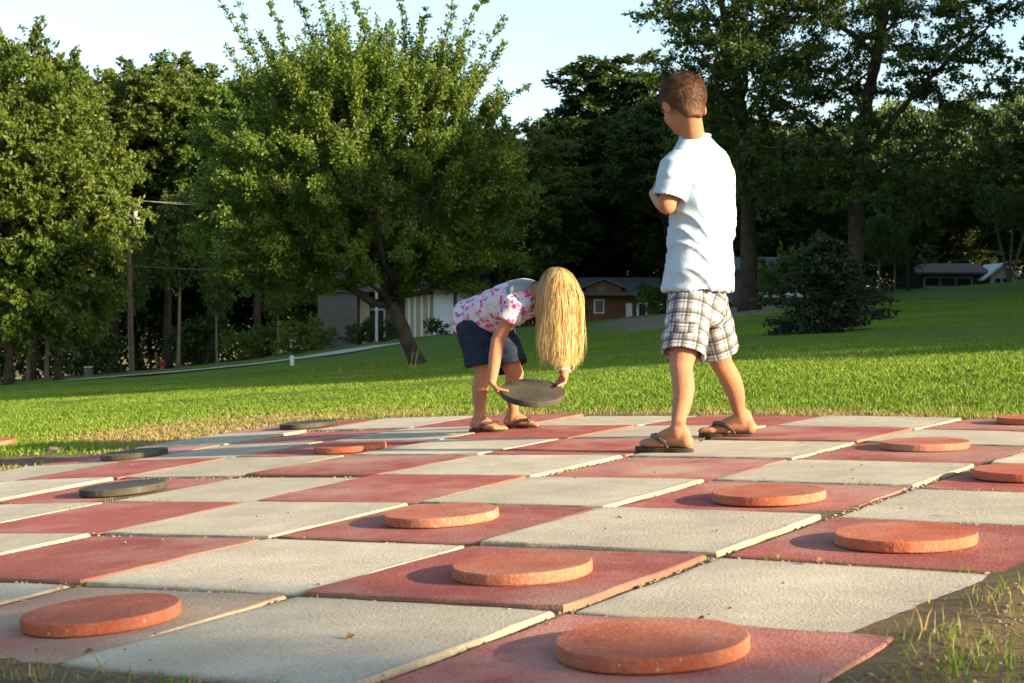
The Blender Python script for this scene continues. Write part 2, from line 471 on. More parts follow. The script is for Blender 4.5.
tag(obj('straw', mesh_data('straw', V, [np.stack([q, q+1, q+2, q+3], 1)], False, {'tint': ('POINT', np.repeat(np.clip(rng.normal(.9, .12, n), 0, 1), 4))}), M_blade), kind='stuff')

# ------------------------------------------------------------------ slabs
M_red = rough_mat('red_dyed_concrete', (.26, .064, .048), (.36, .115, .088), 6, .92, .7, 140, .2, (.40, .245, .185), 1.5, .14, .004, (70, (.38, .27, .21)), edge=(.20, .115, .075))
M_white = rough_mat('weathered_white_concrete', (.39, .345, .25), (.55, .49, .36), 5, .93, .6, 130, .2, (.33, .295, .225), 1.8, .10, .004, (55, (.25, .22, .17)), edge=(.25, .20, .135))
def slab_mesh(seed, hw=.2955, th=.075):
    r = np.random.default_rng(seed)
    per = 9; edge = []
    for sx, sy, dx_, dy_ in ((-1, -1, 1, 0), (1, -1, 0, 1), (1, 1, -1, 0), (-1, 1, 0, -1)):
        for k in range(per):
            t_ = k/per*2
            edge.append((sx*hw + dx_*t_*hw, sy*hw + dy_*t_*hw))
    E = np.array(edge); n = len(E)
    rad = E/np.linalg.norm(E, axis=1)[:, None]
    E = E + rad*r.normal(0, .0016, n)[:, None]
    for k in range(0, n, per): E[k] *= 1 - r.uniform(.006, .02)           # worn corners
    for k in range(2):                                                    # a chipped edge
        E[r.integers(0, n)] *= 1 - r.uniform(.0, .016)
    def ring(sc, z, jit): 
        return np.column_stack([E*sc, np.full(n, z) + r.normal(0, jit, n)])
    rings = [ring(1.0, -th, 0), ring(1.0, -.007, .001), ring(.994, -.002, .0006), ring(.982, 0, .0003), ring(.91, 0, .0), ring(.5, .0, .0)]
    V = np.concatenate(rings + [[[0, 0, 0]]])
    a = np.arange(n); b_ = (a+1) % n
    F = np.concatenate([np.stack([k*n+a, k*n+b_, (k+1)*n+b_, (k+1)*n+a], 1) for k in range(5)])
    T = np.stack([5*n+a, 5*n+b_, np.full(n, 6*n)], 1)
    return mesh_data('slab', V, [F, T, np.arange(n)[::-1][None]], False, {'edge': ('POINT', np.concatenate([np.repeat([.95, .9, .75, .5, 0, 0], n), [0]]))})
ROW = ['first', 'second', 'third', 'fourth', 'fifth', 'sixth', 'seventh', 'eighth']
on_slab = {(2, -1): 'under the largest orange disc at the front', (1, 0): 'under the orange disc at the front centre', (0, -1): 'under the orange disc at lower left',
 (0, 1): 'under the orange disc at the middle of the board', (1, 2): 'under the orange disc in front of the boy', (2, 1): 'under the orange disc near the right grass edge',
 (1, 4): 'under the orange disc right of the boy', (2, 3): 'under the orange disc cut by the right photo edge', (1, 6): 'under the farthest orange disc at the right', (-3, 4): 'under the orange disc left of the girl',
 (-3, 2): 'under the nearest black disc', (-5, 4): 'under the black disc by the sandy patch', (-5, 6): 'under the black disc at the far corner', (0, 3): 'with a pale round stain by the boy\'s front foot'}
axI = Vector(AI).normalized(); axZ = Vector(AZ).normalized()
slab_off = {}
for i in range(-5, 3):
    for j in range(-1, 7):
        c = B(i+.5, j+.5)
        # drop slabs nobody can see (off frame on the near left and far right)
        d_ = c[1]; u_ = 512 + FPX*c[0]/d_
        if u_ < -330 or u_ > 1330: continue
        r = np.random.default_rng(1000 + i*17 + j*131)
        dz = float(np.clip(r.normal(0, .003), -.005, .005))
        dz = {(0, 3): -.005, (0, -1): -.004, (1, -1): .002, (-1, -1): .0}.get((i, j), dz)
        slab_off[(i, j)] = dz
        red = (i + j) % 2 != 0
        me = slab_mesh(2000 + i*31 + j*7)
        o = obj('paving_slab', me, M_red if red else M_white)
        ei = Vector(B(i+1, j+.5) - B(i, j+.5)).normalized(); ej = Vector(B(i+.5, j+1) - B(i+.5, j)).normalized()
        zz = ei.cross(ej).normalized(); ej = zz.cross(ei)
        Mx = Matrix((ei, ej, zz)).transposed().to_4x4()
        Mx = Mx @ Matrix.Rotation(r.normal(0, .004), 4, 'X') @ Matrix.Rotation(r.normal(0, .004), 4, 'Y') @ Matrix.Rotation(r.normal(0, .006), 4, 'Z')
        Mx.translation = Vector(c) + zz*dz
        o.matrix_world = Mx
        where = on_slab.get((i, j))
        if red: lb = 'red concrete slab ' + where if where else 'bare red concrete slab, %s row from the front, %s from the right end' % (ROW[j+1], ROW[2-i])
        else: lb = 'whitish concrete slab, %s row from the front, %s from the right end' % (ROW[j+1], ROW[2-i])
        tag(o, lb, 'paving slab', 'red and white slabs of the giant checkerboard')
        if (i, j) == (0, 3): stain_slab = o
        if (i, j) == (0, -1): dusty_slab = o
# a chalky patch left on one slab by a disc that has been moved
m = M_red.copy(); m.name = 'red_concrete_with_chalky_patch'; nt = m.node_tree
pb = [n for n in nt.nodes if n.type == 'BSDF_PRINCIPLED'][0]; src = pb.inputs['Base Color'].links[0].from_socket
N = lambda t: nt.nodes.new(t); L = lambda a, b: nt.links.new(a, b)
tcs = N('ShaderNodeTexCoord').outputs['Object']
vl = N('ShaderNodeVectorMath'); vl.operation = 'DISTANCE'; L(tcs, vl.inputs[0]); vl.inputs[1].default_value = (.03, -.03, 0)
nn = N('ShaderNodeTexNoise'); nn.inputs['Scale'].default_value = 26; nn.inputs['Detail'].default_value = 6; nn.inputs['Roughness'].default_value = .75; L(tcs, nn.inputs['Vector'])
ad = N('ShaderNodeMath'); ad.operation = 'MULTIPLY_ADD'; L(nn.outputs[0], ad.inputs[0]); ad.inputs[1].default_value = .16; L(vl.outputs['Value'], ad.inputs[2])
rm = N('ShaderNodeValToRGB'); L(ad.outputs[0], rm.inputs[0])
rm.color_ramp.elements[0].position = .16; rm.color_ramp.elements[0].color = (.75, .75, .75, 1); rm.color_ramp.elements[1].position = .23; rm.color_ramp.elements[1].color = (0, 0, 0, 1)
mx = N('ShaderNodeMix'); mx.data_type = 'RGBA'; L(rm.outputs[0], mx.inputs[0]); L(src, mx.inputs[6]); mx.inputs[7].default_value = (.42, .30, .19, 1); L(mx.outputs[2], pb.inputs['Base Color'])
M_dusty = rough_mat('red_concrete_under_sandy_dust', (.36, .27, .18), (.45, .35, .24), 5, .95, .7, 120, .1, (.33, .13, .095), 1.6, 0, .004, (50, (.28, .21, .14)))
dusty_slab.data.materials.clear(); dusty_slab.data.materials.append(M_dusty); dusty_slab['label'] = 'red concrete slab dulled by sandy dust, under the orange disc at lower left'
stain_slab.data.materials.clear(); stain_slab.data.materials.append(m)

# ------------------------------------------------------------------ playing discs
def disc_mesh(seed, r0=.146, th=.0235):
    r = np.random.default_rng(seed); n = 110
    a = np.arange(n)/n*2*np.pi
    wob = 1 + .006*np.sin(2*a + r.uniform(0, 6)) + .004*np.sin(5*a + r.uniform(0, 6)) + r.normal(0, .0012, n)
    prof = [(.985, 0), (1.0, .003), (1.002, th*.5), (1.0, th - .004), (.993, th - .0008), (.978, th), (.5, th - .0005)]
    V = np.concatenate([np.column_stack([r0*s*wob*np.cos(a)*(1 + r.normal(0, .0016, n)*(0 < k < 5)), r0*s*wob*np.sin(a), np.full(n, z) + (r.normal(0, .0006, n) if 0 < k < 5 else 0)]) for k, (s, z) in enumerate(prof)] + [[[0, 0, th - .001]]])
    b_ = (np.arange(n)+1) % n; q = np.arange(n); K = len(prof)
    F = np.concatenate([np.stack([k*n+q, k*n+b_, (k+1)*n+b_, (k+1)*n+q], 1) for k in range(K-1)])
    T = np.stack([(K-1)*n+q, (K-1)*n+b_, np.full(n, K*n)], 1)
    me = mesh_data('disc', V, [F, T, q[::-1][None]], False)
    return me
M_orange = rough_mat('orange_painted_concrete', (.30, .070, .034), (.42, .128, .068), 9, .88, .6, 120, .2, (.40, .20, .13), 3.0, .10, .003, (45, (.52, .30, .2)))
M_black = rough_mat('black_painted_concrete', (.022, .020, .016), (.055, .05, .038), 9, .8, .4, 130, .3, (.11, .095, .06), 4, .06, .002)
def place_disc(ij, px, label, black=False, seed=0, r0=.146):
    i, j = ij
    c = B(i, j); ti, tj = math.floor(i), math.floor(j)
    dz = slab_off.get((ti, tj), 0)
    o = obj('playing_disc', disc_mesh(seed, r0), M_black if black else M_orange)
    ei = Vector(AI).normalized(); c0 = Vector(B(i, j, dz + .002))
    # lie on the slab's own tilt
    ei = Vector(B(ti+1, tj+.5) - B(ti, tj+.5)).normalized(); ej = Vector(B(ti+.5, tj+1) - B(ti+.5, tj)).normalized()
    zz = ei.cross(ej).normalized(); ej = zz.cross(ei)
    Mx = Matrix((ei, ej, zz)).transposed().to_4x4() @ Matrix.Rotation(seed*1.7, 4, 'Z'); Mx.translation = c0
    o.matrix_world = Mx
    return tag(o, label, 'disc', 'black playing discs' if black else 'orange playing discs')
place_disc((2.485, -.385), 0, 'orange disc nearest the camera, at the bottom centre of the photo', seed=1)
place_disc((1.565, .46), 0, 'orange disc at front centre, up and left of the nearest disc', seed=2, r0=.138)
place_disc((.64, -.48), 0, 'orange disc at lower left with a bright sunlit rim', seed=3)
place_disc((.49, 1.52), 0, 'orange disc at the middle of the board, just right of the vivid red slab', seed=4)
place_disc((1.555, 2.43), 0, 'orange disc in front of the boy on a dark red slab', seed=5)
place_disc((2.49, 1.46), 0, 'orange disc with a small dark smudge, beside the right grass edge', seed=6)
place_disc((1.46, 4.765), 0, 'orange disc on the board right of the boy', seed=7)
place_disc((2.345, 3.52), 0, 'orange disc cut off by the right edge of the photo', seed=8)
place_disc((1.555, 6.66), 0, 'small distant orange disc at the right edge near the lawn', seed=9)
place_disc((-2.25, 4.33), 0, 'orange disc on the far left part of the board, left of the girl', seed=10)
place_disc((-2.34, 2.42), 0, 'black disc at the left, nearest of the black ones', True, 11)
place_disc((-4.24, 4.32), 0, 'black disc behind it at the left, near the sandy patch', True, 12)
place_disc((-4.32, 6.36), 0, 'thin black disc at the far corner of the board beside dry grass', True, 13)
smudge = rough_mat('dark_smudge', (.25, .07, .035), (.33, .09, .045), 30, .85, .2, 120)
o = obj('playing_disc', disc_mesh(14), M_orange)
P = np.array([-2.80, 8.5]); o.location = (P[0], P[1], float(ground_z(P[0], P[1])) + .012); o.rotation_euler = (.02, -R(3.8), 0)
tag(o, 'orange disc lying on sandy soil off the board, at the left edge', 'disc', 'orange playing discs')

# loose stone and grit
M_stone = rough_mat('pale_stone', (.15, .115, .075), (.30, .24, .165), 20, .9, .4, 90)
def pebble(c, r, seed, mb):
    q = np.random.default_rng(seed)
    n, k = 6, 3; V = [[0, 0, -r*.5]]
    for t_ in np.linspace(.2, .8, k):
        for a_ in np.arange(n)/n*2*np.pi: V.append([r*math.sin(t_*math.pi)*math.cos(a_)*1.2*q.uniform(.8, 1.2), r*math.sin(t_*math.pi)*math.sin(a_)*q.uniform(.8, 1.2), -r*.6*math.cos(t_*math.pi)*q.uniform(.8, 1.15)])
    V.append([0, 0, r*.6]); V = np.array(V)
    c_, s_ = math.cos(seed), math.sin(seed); V = V @ np.array([[c_, s_, 0], [-s_, c_, 0], [0, 0, 1]])
    a_ = np.arange(n); b_ = (a_+1) % n
    F = np.concatenate([np.stack([1+t_*n+a_, 1+t_*n+b_, 1+(t_+1)*n+b_, 1+(t_+1)*n+a_], 1) for t_ in range(k-1)])
    mb.add(V + np.array(c), [F, np.stack([np.zeros(n, int), 1+b_, 1+a_], 1), np.stack([1+(k-1)*n+a_, 1+(k-1)*n+b_, np.full(n, len(V)-1)], 1)])
mb = MB(); pebble((0, 0, 0), .036, 3, mb)
X, Y = -2.28, 7.95
s = mb.build('stone', M_stone, None, True, (X, Y, float(ground_z(X, Y)) + .010)); s.scale = (1.2, 1, .7); tag(s, 'small pale stone at the edge of the grass, far left', 'stone')
mb = MB()
for k in range(300):
    i = rng.uniform(-4.9, 2.95); j = -1 + 7.9*rng.random()**1.6
    if rng.random() < .55:               # grit gathers along the joints
        if rng.random() < .5: i = round(i) + rng.normal(0, .05)
        else: j = round(j) + rng.normal(0, .05)
    if not (-5 < i < 3 and -1 < j < 7): continue
    P = B(i, j, slab_off.get((math.floor(i), math.floor(j)), 0) + .001)
    pebble(P, rng.uniform(.0014, .0042), k, mb)
for k in range(3600):               # sand and crumbs that fill the joints
    if rng.random() < .62: i, j = float(rng.integers(-4, 3)) + rng.normal(0, .012), rng.uniform(-1, 7)
    else: i, j = rng.uniform(-5, 3), float(rng.integers(0, 7)) + rng.normal(0, .012)
    if fbm(np.array(i*3.1), np.array(j*2.3), 1.0, 12) < .42: continue
    P = B(i, j, -.006); pebble(P, rng.uniform(.002, .0062), k, mb)
for k in range(900):
    i = 3.05 + abs(rng.normal(0, .6)); j = rng.uniform(-2, 2.5)
    P = B(i, j); pebble((P[0], P[1], float(ground_z(P[0], P[1])) + .001), rng.uniform(.0015, .005), k, mb)
tag(mb.build('grit', M_stone, None, True), kind='stuff')
# dead leaves
M_dead = rough_mat('dead_leaf', (.10, .05, .025), (.2, .11, .05), 20, .8, .2, 50)
mb = MB()
for (u, v) in ((88, 655), (905, 672), (700, 622), (820, 563), (497, 573), (957, 515), (852, 472), (620, 520), (350, 640), (985, 648)):
    P = W(u, v, 2.0); Y = 2.0
    for _ in range(8):
        P = W(u, v, Y); zt = float(top_z(P[0], Y)) if board_dist(*ij_of(P[0], Y)) < 0 else float(ground_z(P[0], Y)) + .01
        Y = (CAMH - zt)/((CAMH - P[2])/Y)
    P = W(u, v, Y) + np.array([0, 0, .006]); a_ = rng.uniform(0, 6); s_ = .010
    d1 = np.array([math.cos(a_), math.sin(a_), .25])*s_; d2 = np.array([-math.sin(a_), math.cos(a_), .2])*s_*.6
    mb.add([P - d1, P + d2 + [0, 0, .004], P + d1, P - d2], [[[0, 1, 2, 3]]])
tag(mb.build('dead_leaves', M_dead), kind='stuff')
# ------------------------------------------------------------------ trees
def unit(v): return v / (np.linalg.norm(v, axis=-1, keepdims=True) + 1e-9)

def leaves(P, D, size, r, up=.5, spread=.7):
    """one bent diamond per leaf; P base points, D twig directions"""
    n = len(P)
    d = unit(D*.6 + r.normal(0, spread, (n, 3)) + [0, 0, -.15])
    nn = unit(r.normal(0, .7, (n, 3)) + [0, 0, up])
    s = unit(np.cross(d, nn)); L_ = (size*r.uniform(.65, 1.3, n))[:, None]
    bend = unit(np.cross(s, d)) * L_ * .12
    V = np.stack([P, P + d*L_*.5 + s*L_*.30 + bend, P + d*L_, P + d*L_*.5 - s*L_*.30 + bend], 1).reshape(-1, 3)
    k = np.arange(n)*4
    return V, np.stack([k, k+1, k+2, k+3], 1)

def bez(a, b, c, n):
    t = np.linspace(0, 1, n)[:, None]
    return (1-t)**2*a + 2*t*(1-t)*b + t*t*c

def grow(seed, trunk, lobes, n_clump, spacing, twigs, tw_len, per_twig, leaf, tr=(.3, .1), n_limb=7, shell=2.4, up=.25,
         limb_from=.35, limb_r=.45, spray=None, leaf_up=.5, out=.8, tint_sd=.18, droop=0.0, flat=.7, thin=1.0):
    """trunk: list of xyz; lobes: list of (x,y,z,rx,ry,rz). returns trunk (V,F) and crown (V,F,tint)"""
    r = np.random.default_rng(seed)
    trunk = np.asarray(trunk, float)
    tt = np.linspace(0, 1, 16); k = np.linspace(0, 1, len(trunk))
    T = np.stack([np.interp(tt, k, trunk[:, a]) for a in range(3)], 1)
    T[1:-1] += np.cumsum(r.normal(0, tr[0]*.10, (14, 3))*[1, 1, 0], 0)*.5
    rad = tr[0] + (tr[1] - tr[0])*tt; rad[0] *= 1.5; rad[1] *= 1.12
    wood = MB(); wood.tube(T, rad, 10)
    # clump centres, spaced apart, mostly near the outside of the lobes
    C, out_d = [], []
    vol = np.array([l[3]*l[4]*l[5] for l in lobes])**.8; vol = vol/vol.sum()
    tries = 0
    while len(C) < n_clump and tries < n_clump*40:
        tries += 1
        l = lobes[r.choice(len(lobes), p=vol)]
        d = unit(r.normal(0, 1, 3)); q = d * r.random()**(1/shell)
        c = np.array(l[:3]) + q*np.array(l[3:6])
        if C and np.min(np.sum((np.array(C) - c)**2, 1)) < (spacing*r.uniform(.6, 1.2))**2: continue
        C.append(c); out_d.append(unit(q*np.array(l[3:6]) + [0, 0, .001]))
    C = np.array(C); out_d = np.array(out_d)
    # limbs: reach for well separated clumps
    nodes = [T[int(16*limb_from*.8):]]; nrad = [rad[int(16*limb_from*.8):]]
    pick = [int(np.argmax(C[:, 2]))]
    for _ in range(n_limb - 1):
        dd = np.min(np.linalg.norm(C[:, None] - C[pick][None], axis=2), 1); pick.append(int(np.argmax(dd)))
    for q in pick:
        f = np.clip(limb_from + (1 - limb_from)*r.random()*.8, 0, 1)
        f = min(f, max(limb_from, (C[q, 2] - T[0, 2])/(T[-1, 2] - T[0, 2] + 1e-6) - .12))
        a = np.array([np.interp(f, tt, T[:, e]) for e in range(3)]); r0 = np.interp(f, tt, rad)*limb_r*r.uniform(.8, 1.25)
        mid = a*.45 + C[q]*.55 + np.array([0, 0, .12*np.linalg.norm(C[q] - a)]) + r.normal(0, .06*np.linalg.norm(C[q] - a), 3)
        P = bez(a, mid, a + (C[q] - a)*.95, 9); P[1:-1] += r.normal(0, .018*np.linalg.norm(C[q]-a), (7, 3))
        rr = np.linspace(r0, r0*.25, 9)
        wood.tube(P, rr, 6); nodes.append(P[2:]); nrad.append(rr[2:])
    ND = np.concatenate(nodes); NR = np.concatenate(nrad)
    order = np.argsort(np.min(np.linalg.norm(C[:, None] - ND[None], axis=2), 1))
    PV, DV = [], []
    for q in order:
        dist = np.linalg.norm(ND - C[q], axis=1) + .6*np.maximum(ND[:, 2] - C[q, 2], 0)
        n0 = int(np.argmin(dist)); a = ND[n0]
        r0 = min(NR[n0]*.7, .012*spacing*6*thin); r0 = max(r0, .006)
        mid = (a + C[q])/2 + r.normal(0, .10*dist[n0], 3) + [0, 0, .06*dist[n0]]
        P = bez(a, mid, C[q], 5)
        wood.tube(P, np.linspace(r0, r0*.4, 5), 4, cap=False)
        ND = np.concatenate([ND, P[2:4]]); NR = np.concatenate([NR, np.full(2, r0*.6)])
        nt = max(2, int(twigs*r.uniform(.6, 1.4)))
        dirs = unit(out_d[q]*out + r.normal(0, 1, (nt, 3))*[1, 1, flat] + [0, 0, up])
        ln = tw_len*r.uniform(.5, 1.3, nt)
        if spray is not None:
            s = spray(C[q], r)
            if s is not None:
                dirs = unit(dirs*.35 + s[0]); ln = ln*s[1]
        npt = np.maximum(3, (per_twig*ln/tw_len).astype(int))
        tid = np.repeat(np.arange(nt), npt)
        f = r.random(len(tid))**.8
        L_ = ln[tid][:, None]
        P = C[q] + dirs[tid]*L_*f[:, None] + r.normal(0, .05*tw_len, (len(tid), 3))
        P[:, 2] -= droop*(f**2)*ln[tid]
        PV.append(P); DV.append(dirs[tid])
        for e in range(0, nt, 3):
            e1 = C[q] + dirs[e]*ln[e]; e1[2] -= droop*ln[e]
            wood.tube(np.array([C[q], (C[q]+e1)/2 + [0, 0, droop*ln[e]*.2], e1]), [r0*.35, r0*.25, r0*.1], 3, cap=False)
    P = np.concatenate(PV); D = np.concatenate(DV)
    V, F = leaves(P, D, leaf, r, leaf_up)
    ctint = np.repeat(r.normal(0, tint_sd*.6, len(order)), [len(x) for x in PV])
    tint = np.clip(.45 + ctint + r.normal(0, tint_sd, len(P)), 0, 1)
    wV = np.concatenate(wood.V); wF = [np.concatenate(v) for v in wood.F.values()]
    return (wV, wF), (V, [F], np.repeat(tint, 4))

M_bark = rough_mat('grey_brown_bark', (.03, .023, .016), (.085, .064, .046), 3, .95, .8, 14, .1, dist=.03)
M_bark_pale = rough_mat('pale_bark', (.26, .22, .16), (.42, .37, .28), 3, .9, .5, 12, .1, dist=.02)
M_bark_mid = rough_mat('light_brown_bark', (.14, .11, .08), (.24, .19, .14), 3, .9, .5, 12, .1, dist=.02)
M_bark_dark = rough_mat('dark_bark', (.035, .028, .022), (.085, .068, .052), 3, .95, .8, 14, .1, dist=.03)
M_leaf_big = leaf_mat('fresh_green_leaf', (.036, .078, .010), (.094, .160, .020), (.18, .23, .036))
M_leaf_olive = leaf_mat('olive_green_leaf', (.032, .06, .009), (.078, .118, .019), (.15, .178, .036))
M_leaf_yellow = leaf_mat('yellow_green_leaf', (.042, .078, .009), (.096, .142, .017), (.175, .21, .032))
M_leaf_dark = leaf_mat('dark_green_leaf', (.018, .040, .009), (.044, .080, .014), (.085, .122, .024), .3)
M_leaf_cedar = leaf_mat('blue_green_needle', (.006, .016, .006), (.014, .032, .010), (.03, .055, .016), .2)

class Kind: pass
def kind(parts, bark, leafm):
    (wV, wF), (V, F, t) = parts
    k = Kind(); k.w = mesh_data('trunk', wV, wF, True); k.c = mesh_data('crown', V, F, False, {'tint': ('POINT', t)})
    k.w.materials.append(bark); k.c.materials.append(leafm); return k
def plant(name, k, loc, rz, sc, label, cat='tree', group=None, leafm=None):
    r = empty(name, loc, label, cat, group, rz)
    r.scale = (sc, sc, sc) if np.isscalar(sc) else sc
    w = bpy.data.objects.new('trunk', k.w); COL.objects.link(w); w.parent = r
    c = bpy.data.objects.new('crown', k.c); COL.objects.link(c); c.parent = r
    if leafm:
        c.material_slots[0].link = 'OBJECT'; c.material_slots[0].material = leafm
    return r
def stand(u, Y, dz=-.15):
    X = (u - 512)/FPX*Y
    return np.array([X, Y, float(ground_z(X, Y)) + dz])

# --- the full leafy tree behind the girl (base at pixel 405,372; about 34 m away)
bt = stand(414, 33, -.1)
def big_spray(c, r):
    # ascending shoots all over the top, arching ones at the sides
    rel = c - np.array([-.9, 0, 3.6])
    if c[2] > 4.9:
        d = unit(np.array([rel[0]*.34, rel[1]*.25, 1.5]) + r.normal(0, .30, 3)); return d*1.1, r.uniform(.7, 1.7)
    d = unit(np.array([rel[0]*.5, rel[1]*.5, .8]) + r.normal(0, .55, 3)); return d*.8, 1.0
lobes = [(-.2, 0, 1.95, 1.5, 1.2, .5), (-2.3, 0, 2.0, 1.5, 1.2, .5), (1.0, 0, 2.2, 1.0, 1.0, .6), (-1.2, 0, 3.7, 2.7, 2.4, 1.7), (-2.9, 0, 4.2, 1.2, 1.4, 1.0), (-2.9, -.2, 2.5, 1.2, 1.4, .8), (.3, -.2, 2.35, 1.3, 1.3, .7), (-1.5, -.3, 5.1, 1.9, 1.8, 1.2), (.3, .2, 4.8, 1.6, 1.7, 1.3), (-3.0, 0, 3.3, 1.1, 1.5, 1.0), (1.1, 0, 3.1, 1.1, 1.4, 1.0),
         (-1.1, 0, 5.7, 2.2, 1.6, .6), (1.2, 0, 4.0, .9, 1.3, 1.0), (-1.0, -.7, 2.2, 1.9, 1.3, .55), (-1.0, .8, 2.3, 2.0, 1.2, .6)]
big = kind(grow(3, [(.1, 0, 0), (-.22, 0, .8), (-.62, 0, 1.7), (-.8, 0, 3.2), (-.9, .1, 5.0)], lobes, 680, .355, 15, .62, 34, .072, (.17, .07), 10, 2.2, .45,
     .40, .62, big_spray, .5, .8, .17), M_bark_dark, M_leaf_big)
plant('leafy_tree', big, bt, 0, 1.0, 'full leafy green tree with long ascending shoots, standing on the lawn behind the girl')
# the bare-looking long whips against the sky
def whip_tree_parts():
    r = np.random.default_rng(44); V, F, t, n = [], [], [], 0; wood = MB()
    tips = [(-4.25, 0, 7.75), (-3.7, .2, 7.9), (-3.1, -.2, 7.5), (-2.55, .3, 8.1), (-1.95, 0, 7.5), (-1.3, .2, 7.9), (-.75, 0, 7.3), (-.2, .2, 7.8), (.4, .1, 7.5), (.95, -.2, 8.0), (1.45, .1, 8.0), (1.7, 0, 7.3), (2.15, .2, 6.0), (2.05, .1, 5.2), (1.75, .2, 6.5), (-3.6, 0, 6.6), (2.2, 0, 4.6)]
    base = [(-2.7, 0, 5.0), (-2.5, 0, 5.3), (-2.2, 0, 5.5), (-1.9, 0, 5.6), (-1.6, 0, 5.6), (-1.2, 0, 5.8), (-.8, 0, 5.7), (-.4, 0, 5.7), (0, 0, 5.6), (.3, 0, 5.5), (.6, 0, 5.3), (.8, 0, 5.0), (1.1, 0, 4.5), (1.2, 0, 4.2), (.9, 0, 4.8), (-2.8, 0, 4.8), (1.3, 0, 3.8)]
    for a, b in zip(base, tips):
        a, b = np.array(a), np.array(b)
        P = bez(a, a*.5 + b*.5 + r.normal(0, .22, 3), b + r.normal(0, .12, 3), 14); P[1:] += np.cumsum(r.normal(0, .02, (13, 3)), 0)
        wood.tube(P, np.linspace(.022, .004, 14), 4, cap=False)
        for q in range(3, 14):
            for e in range(r.integers(3, 8)):
                side = unit(np.array([r.normal(0, 1), r.normal(0, 1), .9])); ln = r.uniform(.12, .34)*(1.1 - q/18)
                m_ = 9; f = r.random(m_)[:, None]
                Pq = P[q] + side*ln*f + r.normal(0, .02, (m_, 3)); v, fc = leaves(Pq, np.tile(side, (m_, 1)), .075, r, .5)
                V.append(v); F.append(fc + n); n += len(v); t.append(np.clip(r.normal(.45, .18, m_), 0, 1))
    return (np.concatenate(wood.V), [np.concatenate(v) for v in wood.F.values()]), (np.concatenate(V), [np.concatenate(F)], np.repeat(np.concatenate(t), 4))
wh = whip_tree_parts()
root = [o for o in COL.objects if o.name == 'leafy_tree'][0]
obj('shoot', mesh_data('shoot', wh[0][0], wh[0][1], True), M_bark_dark, root)
o = obj('shoot_foliage', mesh_data('shoot_foliage', wh[1][0], wh[1][1], False, {'tint': ('POINT', wh[1][2])}), M_leaf_big, root)

# --- two old oaks on the right
oak_l = [(0, 0, 8.2, 3.6, 3.0, 2.0), (-2.6, 0, 7.4, 1.9, 1.8, 1.3), (2.7, 0, 7.4, 2.0, 1.8, 1.4), (.6, 0, 10.6, 3.2, 2.6, 1.6), (-2.2, .4, 9.6, 1.6, 1.5, 1.1), (3.6, 0, 9.2, 1.6, 1.5, 1.2), (-1.6, 0, 5.2, 2.0, 2.0, 1.0), (2.2, 0, 5.2, 2.2, 1.8, 1.0), (-.6, -1.0, 4.6, 1.6, .8, .7)]
oakB = kind(grow(21, [(0, 0, 0), (.05, 0, 2.5), (.1, 0, 4.6), (.35, 0, 6.2), (1.0, 0, 9.5)], oak_l + [(-1.2, .5, 4.2, 2.6, 2.0, 1.1), (2.6, .5, 4.0, 2.4, 2.0, 1.1), (.4, .8, 6.6, 3.4, 2.0, 1.5), (4.2, 0, 6.4, 1.7, 1.5, 1.3), (0, -1.2, 3.5, 1.7, .8, .9)], 380, .53, 9, .6, 26, .115, (.27, .13), 11, 2.0, .1, .42, .55, None, .5, .6, .2, .12, .5, 1.0), M_bark, M_leaf_olive)
oakA_l = [(-.8, 0, 9.4, 2.6, 2.4, 1.5), (-1.9, 0, 8.2, 1.5, 1.6, 1.0), (.6, 0, 8.4, 1.8, 1.8, 1.4), (-2.6, 0, 10.0, 1.4, 1.4, .8), (.4, 0, 6.4, 1.6, 1.6, 1.2), (-.6, 0, 4.4, 2.0, 1.8, 1.0)]
oakA = kind(grow(22, [(0, 0, 0), (-.05, 0, 3), (-.2, 0, 6), (-.9, 0, 9.5)], oakA_l + [(-.4, .6, 7.2, 2.2, 1.8, 1.2), (.2, .6, 5.2, 2.4, 1.8, 1.2)], 190, .54, 9, .6, 26, .115, (.29, .10), 9, 2.0, .1, .42, .5, None, .5, .6, .2, .12, .5, 1.0), M_bark, M_leaf_olive)
plant('oak_tree', oakB, stand(854, 48), .15, 1.0, 'large spreading oak with open crown and crooked limbs, above the dark cedar bush')
plant('oak_tree', oakA, stand(750, 50), -.1, 1.04, 'thick-trunked oak with sparse crown, directly behind the boy')

# --- woodland kinds
def broad(seed, H, wd, n=150, leaf=.36, trh=.32, r0=.22, low=.26):
    q = np.random.default_rng(seed)
    lob = [(0, 0, H*(.94 + low)/2*1.0, wd, wd, H*(.94 - low)/2)] + ([(0, 0, H*.28, wd*.8, wd*.8, H*.14)] if low < .35 else [])
    for k in range(7):
        a = q.uniform(0, 6.28); rr = q.uniform(.35, .75)*wd; z = q.uniform(low, .88)*H
        s = q.uniform(.35, .55)*wd*(1.1 - .35*z/H)
        lob.append((rr*math.cos(a)*(1.25 - z/H*.6), rr*math.sin(a)*(1.25 - z/H*.6), z, s, s, s*.8))
    lob.append((0, 0, H*.86, wd*.5, wd*.5, H*.12))
    return grow(seed, [(0, 0, 0), (q.normal(0, .2), 0, H*.3), (q.normal(0, .4), q.normal(0, .3), H*.78)], lob, n, wd*.2, 12, wd*.20, 26, leaf, (r0, .08), 8, 2.6, .15, trh, .5, None, .55, .8, .18, .15, .6)
wk = [kind(broad(51 + k, 16, 4.6 + .4*(k % 2), 280, .225, .28), M_bark, M_leaf_olive) for k in range(3)]
tall = [kind(broad(61 + k, 18, 3.6, 340, .235, .36), M_bark_dark, M_leaf_dark) for k in range(2)]
